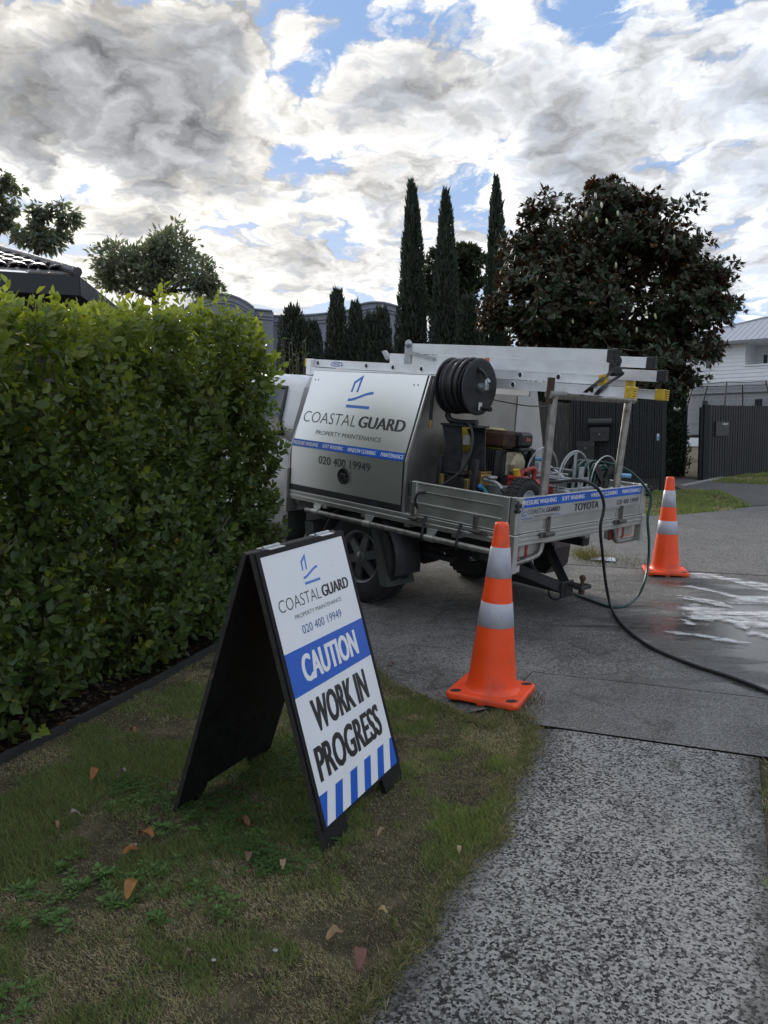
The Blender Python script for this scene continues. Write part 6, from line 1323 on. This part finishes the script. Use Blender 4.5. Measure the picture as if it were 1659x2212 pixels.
# ------------------------------------------------------------------ lawn
M_grass = leaf_mat('grass_blade', .6, .45, (1.15,1.2,.6))
BL_V = [(-.5,0,0),(.5,0,0),(.36,.55,.02),(-.36,.55,.02),(0,1,.12)]; BL_F = [(0,1,2,3),(3,2,4)]
def inpoly(px, py, poly):
    c = np.zeros(len(px), bool); n = len(poly)
    for i in range(n):
        x0, y0 = poly[i][:2]; x1, y1 = poly[(i+1) % n][:2]
        m = ((y0 > py) != (y1 > py)) & (px < (x1-x0)*(py-y0)/(y1-y0+1e-12)+x0); c ^= m
    return c
def vnoise(x, y, f, seed=0):
    r = np.random.default_rng(seed); g = r.random((64,64)); X = (x*f) % 63; Yv = (y*f) % 63; i = X.astype(int); j = Yv.astype(int); a = X-i; b = Yv-j; a = a*a*(3-2*a); b = b*b*(3-2*b)
    return g[i,j]*(1-a)*(1-b)+g[i+1,j]*a*(1-b)+g[i,j+1]*(1-a)*b+g[i+1,j+1]*a*b
def fbm(x, y, f, s): return .5*vnoise(x, y, f, s)+.3*vnoise(x+3, y+9, f*2.3, s+1)+.2*vnoise(x+7, y+1, f*5.1, s+2)
def grass(name, label, poly, dens, hmin, hmax, w, seed, green=.5, edge=0.0, far=False):
    poly = np.array([p[:2] for p in poly]); lo = poly.min(0); hi = poly.max(0); n = int((hi-lo).prod()*dens)
    r = np.random.default_rng(seed); x = r.uniform(lo[0], hi[0], n); y = r.uniform(lo[1], hi[1], n); k = inpoly(x, y, poly); x, y = x[k], y[k]
    d = np.hypot(x, y); keep = r.random(len(x)) < np.clip(2.6/np.maximum(d, .1), .25, 1) if not far else np.ones(len(x), bool); x, y = x[keep], y[keep]; n = len(x)
    g_ = fbm(x+20, y+20, 1.9, seed)+.25*(fbm(x+5, y+40, 7, seed+5)-.5); bare = fbm(x+50, y+11, 3.1, seed+9)
    soil = np.clip((bare-.52)*9, 0, 1); keep = r.random(n) < 1-.45*soil; x, y, g_, soil = x[keep], y[keep], g_[keep], soil[keep]; n = len(x)
    isg = (r.random(n) < np.clip((g_-(.80-green*.56))*8+.35, .05, .97)) & (r.random(n) > soil*.85)
    tilt = np.where(isg, r.uniform(.15,1.1,n), r.uniform(.4,2.4,n)); az = r.uniform(0,6.283,n)
    D = np.stack([np.cos(az)*tilt, np.sin(az)*tilt, np.ones(n)], 1); L = r.uniform(hmin,hmax,n)*np.where(isg,1,.66)*np.clip(.7+g_,.8,1.3)*(1-.45*soil)
    C = np.where(isg[:, None], np.array([.21,.25,.10])*r.uniform(.5,1.5,(n,1))*r.uniform(.85,1.15,(n,3)), np.array([.50,.42,.29])*r.uniform(.25,1.45,(n,1))*r.uniform(.9,1.1,(n,3)))
    C = C*(1-.55*soil[:, None]*r.random((n,1)))*1.12; P_ = np.stack([x, y, gz_np(x, y)-.004], 1); ww = w*r.uniform(.7,1.3,n)*np.where(isg,1,.7)
    o = link(name, scatter(name, BL_V, BL_F, P_, frames(D, np.stack([-np.sin(az)*.4, np.cos(az)*.4, np.ones(n)*.6], 1)), np.stack([ww, L, L], 1), C), M_grass); tag(o, label, 'grass', kind='stuff'); return o
de = [ong(u, v) for u, v in ((560,1290),(700,1345),(790,1428),(845,1484),(940,1522),(1000,1550),(1060,1572))]
edge_ = [V3(*xy(a, path_edge(a)+.004), 0) for a in np.linspace(3.40, .3, 60)]
lawn = [p for p in ed[::-1]]; 
lawn_poly = [ed[k] for k in range(len(ed))]+de+[V3(*xy(3.62,.97),0)]+edge_+[V3(-1.2,.3,0)]
grass('lawn_grass', 'patchy short lawn grass around the sign', lawn_poly, 60000, .010, .030, .0022, 3, .74)
grass('path_edge_grass', 'ragged grass growing along the right edge of the footpath', [V3(*xy(a, -.17+.03*math.sin(a*11)),0) for a in np.linspace(.8,3.45,14)]+[V3(*xy(3.8,-.50),0), V3(*xy(4.1,-1.2),0), V3(*xy(2.5,-1.6),0), V3(*xy(.8,-1.6),0)], 15000, .012, .036, .0034, 5, .55)
vg = [(3.4,11.55),(3.9,11.32),(4.5,11.42),(5.2,11.77),(5.9,12.28),(6.3,13.8),(6.6,15.15),(6.0,15.5),(5.5,15.2),(4.6,15.3),(2.5,16),(1.6,13.8)]
grass('verge_grass', 'mown grass verge beyond the far cone', [V3(a, b, 0) for a, b in vg], 3600, .03, .07, .012, 8, .62, far=True)
grass('fence_grass', 'grass strip below the right black fence', [V3(a, b, 0) for a, b in ((7.5,17.95),(7.55,17.25),(8.3,16.05),(13.2,18.3),(13.5,22),(12.5,22.2))], 2200, .03, .07, .014, 9, .66, far=True)
def edge_grass(name, label, line, n, spread, hmin, hmax, seed):
    r = np.random.default_rng(seed); L = np.array([q[:2] for q in line]); i = r.integers(0, len(L)-1, n); f = r.random(n)[:, None]; p = L[i]*(1-f)+L[i+1]*f+r.normal(0, spread, (n, 2))*(.4+1.2*r.random((n,1))**3)
    az = r.uniform(0,6.283,n); tilt = r.uniform(.4,2.6,n); D = np.stack([np.cos(az)*tilt, np.sin(az)*tilt, np.ones(n)], 1); Ln = r.uniform(hmin,hmax,n); g_ = r.random(n) < .45
    C = np.where(g_[:, None], np.array([.15,.19,.07]), np.array([.36,.30,.19]))*r.uniform(.5,1.4,(n,1)); ww = .0028*r.uniform(.7,1.3,n)
    tag(link(name, scatter(name, BL_V, BL_F, np.stack([p[:,0], p[:,1], gz_np(p[:,0], p[:,1])+.002], 1), frames(D, rsph(n)), np.stack([ww, Ln, Ln], 1), C), M_grass), label, 'grass', kind='stuff')
edge_grass('path_fringe_grass', 'straw coloured grass fringe overhanging the left edge of the footpath', edge_, 15000, .028, .015, .042, 31)
edge_grass('drive_fringe_grass', 'dry grass fringe along the lawn edge beside the near cone', de+[V3(*xy(3.62,.97),0), V3(*xy(3.45,.78),0)], 9000, .030, .015, .040, 32)
# weeds: rosettes and clover
wp = []; wd = []; wn_ = []; ws = []; wc = []; rn = random.Random(17)
def rosette(x, y, R_, n, col, up=.35):
    ph = rn.uniform(0,6.28)
    for i in range(n):
        a = ph+i*2.4; f = (i+1)/n; wp.append((x+.2*R_*math.cos(a)*f, y+.2*R_*math.sin(a)*f, gz(x, y)+.004+.008*(1-f))); wd.append((math.cos(a), math.sin(a), up*(1.5-f)+rn.gauss(0,.1))); wn_.append((rn.gauss(0,.2), rn.gauss(0,.2), 1)); s = R_*rn.uniform(.6,1.05)*(.6+.4*f); ws.append((s*.62, s, s)); wc.append(np.array(col)*rn.uniform(.65,1.35))
WE = [(20,2010),(80,1960),(110,1990),(215,1905),(240,1890),(290,1750),(250,1745),(330,1720),(310,1720),(195,1905),(320,1880),(280,1900),(430,1940),(330,1940),(470,1960),(60,1700),(40,1925),(120,1930),(160,1925),(420,1800),(470,1790),(400,1790),(480,1820),(360,1880),(50,2150),(20,2190),(300,1960),(240,1960),(130,1870),(560,1790),(350,1795),(345,1990)]
for (u, v) in WE:
    for k in range(5):
        p = ong(u+rn.gauss(0,22), v+rn.gauss(0,12)); rosette(p[0], p[1], rn.uniform(.022,.046), rn.randint(7,12), (.12,.22,.055))
for k in range(1500):                                              # clover mats round the sign's feet
    c = rn.choice(((395,1735,60,25),(470,1745,90,30),(520,1700,90,40),(600,1665,70,40),(560,1640,90,40),(470,1780,80,25),(650,1640,40,60),(560,1850,60,30),(600,1880,60,20),(280,1700,50,20),(690,1790,40,40)))
    p = ong(c[0]+rn.gauss(0,c[2]*.6), c[1]+rn.gauss(0,c[3]*.6)); z = rn.uniform(.006,.03); a0 = rn.uniform(0,6.28)
    if not (p[0] < .2): continue
    for i in range(3):
        a = a0+i*2.094; wp.append((p[0], p[1], p[2]+z)); wd.append((math.cos(a), math.sin(a), .15)); wn_.append((0,0,1)); s = rn.uniform(.009,.015); ws.append((s*1.1, s, s)); wc.append(np.array((.085,.17,.045))*rn.uniform(.6,1.3))
n = len(wp); wp, wd, wn_, ws, wc = map(lambda a: np.array(a, float), (wp, wd, wn_, ws, wc))
tag(link('lawn_weeds', scatter('lawn_weeds', LEAFS_V, LEAFS_F, wp, frames(wd, wn_), ws, wc), leaf_mat('weed_leaf', .55, .4, (1.1,1.2,.6))), 'low green weeds and clover spreading through the lawn', 'weeds', kind='stuff')
# grass tufts where the two driveways meet, by the tow ball, and at the slab edge by the near cone
bp_ = []; bd_ = []; bs_ = []; bc_ = []
for (cu, cv, su, sv, n_, h0, h1) in ((1275,1207,16,5,320,.06,.20),(1320,1213,30,5,240,.03,.09),(1370,1222,16,4,110,.02,.06),(1150,1520,16,10,160,.015,.05),(1135,1545,14,14,180,.012,.045),(1250,1200,8,4,90,.05,.12)):
    for k in range(n_):
        p = ong(cu+rn.gauss(0,su), cv+rn.gauss(0,sv)); a = rn.uniform(0,6.28); t_ = rn.uniform(.2,1.6); bp_.append(p); bd_.append((math.cos(a)*t_, math.sin(a)*t_, 1)); L = rn.uniform(h0,h1); bs_.append((.0045,L,L)); bc_.append(np.array((.23,.18,.075) if rn.random() < .6 else (.06,.085,.02))*rn.uniform(.6,1.2))
bp_, bd_, bs_, bc_ = map(lambda a: np.array(a, float), (bp_, bd_, bs_, bc_))
tag(link('joint_grass', scatter('joint_grass', BL_V, BL_F, bp_, frames(bd_, rsph(len(bp_))), bs_, bc_), M_grass), 'dry grass tufts sprouting from the concrete joints', 'grass', kind='stuff')
_p0 = ong(1285,1211); _mb = MB(); _mb.add([ong(u, v)+V3(0,0,.018+.01*(i % 2)) for i, (u, v) in enumerate(((1278,1206),(1328,1210),(1330,1217),(1300,1216),(1277,1213)))], [tuple(range(5))]); _mb.prism([ong(u, v)+V3(0,0,.004) for u, v in ((1280,1208),(1325,1211),(1326,1216),(1280,1213))], (0,0,.014))
tag(_mb.build('paper_scrap', mat('pale_paper', (.55,.58,.68), .7, var=.1, scale=30)), 'pale crumpled paper scrap in the dry grass behind the tow ball', 'litter')
# fallen leaves, each its own thing
FL_ = [(203,1688,.075,(.30,.105,.022),'orange brown fallen leaf on the lawn left of the clover','up'),(285,1857,.085,(.25,.095,.025),'curled rusty leaf beside the white scrap on the lawn','side'),(317,1818,.095,(.27,.10,.025),'long rusty fallen leaf lying above the curled one','flat'),(280,1943,.085,(.33,.15,.025),'bright tan orange leaf near the lower left weeds','up'),(165,1780,.060,(.36,.29,.24),'pale greyish fallen leaf on the left of the lawn','up'),(525,1792,.085,(.20,.085,.035),'brown leaf lying in the shade between the sign boards','flat'),(775,2096,.080,(.19,.075,.05),'reddish brown leaf on the path edge at the bottom','up'),(725,2040,.085,(.27,.175,.085),'dry tan curled leaf on the grass by the path edge','flat'),(822,2004,.070,(.42,.31,.12),'straw yellow leaf standing at the path edge','up'),(990,1848,.035,(.45,.33,.17),'tiny tan leaf scrap on the aggregate path','flat'),(12,1617,.07,(.42,.17,.02),'orange leaf in the mulch at the left edge of view','up'),(287,1590,.05,(.30,.11,.025),'small orange leaf at the edge of the hedge bed','flat'),(537,1868,.06,(.16,.085,.05),'dull brown leaf below the clover in front of the sign','flat'),(826,1815,.06,(.34,.23,.12),'pale tan leaf on the grass right of the near sign foot','flat'),(265,1690,.05,(.30,.26,.25),'small grey leaf right of the orange brown one','up'),(775,1553,.05,(.40,.28,.13),'small tan leaf just behind the right sign board','flat'),(845,1442,.06,(.24,.10,.05),'small dark leaf on the driveway edge beside the sign','flat'),(120,1800,.045,(.28,.17,.09),'small tan leaf low on the left lawn','flat'),(612,1885,.05,(.32,.24,.14),'thin straw coloured leaf before the near sign foot','flat'),(410,2085,.045,(.22,.15,.09),'faded brown leaf on the bare ground at bottom','flat')]
for k, (u, v, s, c, lab, st) in enumerate(FL_):
    s *= .68; c = tuple(q*.8 for q in c)
    p = ong(u, v); yaw = k*2.1; n1 = 7; vs = []; 
    for i in range(n1):
        f = i/(n1-1); wd_ = s*.30*math.sin(math.pi*(.06+.90*f))**.7; cz = (.022*math.sin(math.pi*f)+ (f*.022 if st == 'up' else 0))
        for q in (-1, 0, 1): vs.append((wd_*q*(1+.06*math.sin(i*3+k)), s*(f-.5), cz+abs(q)*s*(.03+.07*math.sin(k*1.7)**2)+.003*math.sin(i*2.2+q*1.5+k)))
    mb = MB(); mb.add(vs, [(i*3+j, i*3+j+1, (i+1)*3+j+1, (i+1)*3+j) for i in range(n1-1) for j in (0,1)], True); mb.tube([(0,-s*.5,.0),(0.004,-s*.68,.004)], .0012, 4)
    me = mb.mesh('fallen_leaf'); o = bpy.data.objects.new('fallen_leaf', me); COL.objects.link(o); me.materials.append(mat('fallen_leaf_%s' % lab.split()[0], c, .6, var=.3, scale=40)); o.location = (p[0], p[1], p[2]+(.020 if v > 1580 and u < 960 else .012)); o.rotation_euler = (.15*math.sin(k), .2*math.cos(k*2), yaw); tag(o, lab, 'leaf', 'fallen leaves')
for (u, v, s, lab) in ((292,1834,.009,'white scrap beside the curled rusty leaf'),(462,2086,.008,'white pebble on the bare soil at the bottom of the lawn'),(595,2065,.009,'cream scrap on the soil left of the path edge')):
    p = ong(u, v); mb = MB(); mb.lathe([(0,-.3*s),(.7*s,-.2*s),(.9*s,.1*s),(.5*s,.4*s),(0,.45*s)], (0,0,0), (.1,.2,1), 7, smooth=False); o = mb.build('pale_scrap', M_kerb); o.e.location = (p[0], p[1], p[2]+.016); tag(o, lab, 'litter', 'pale bits on the lawn')
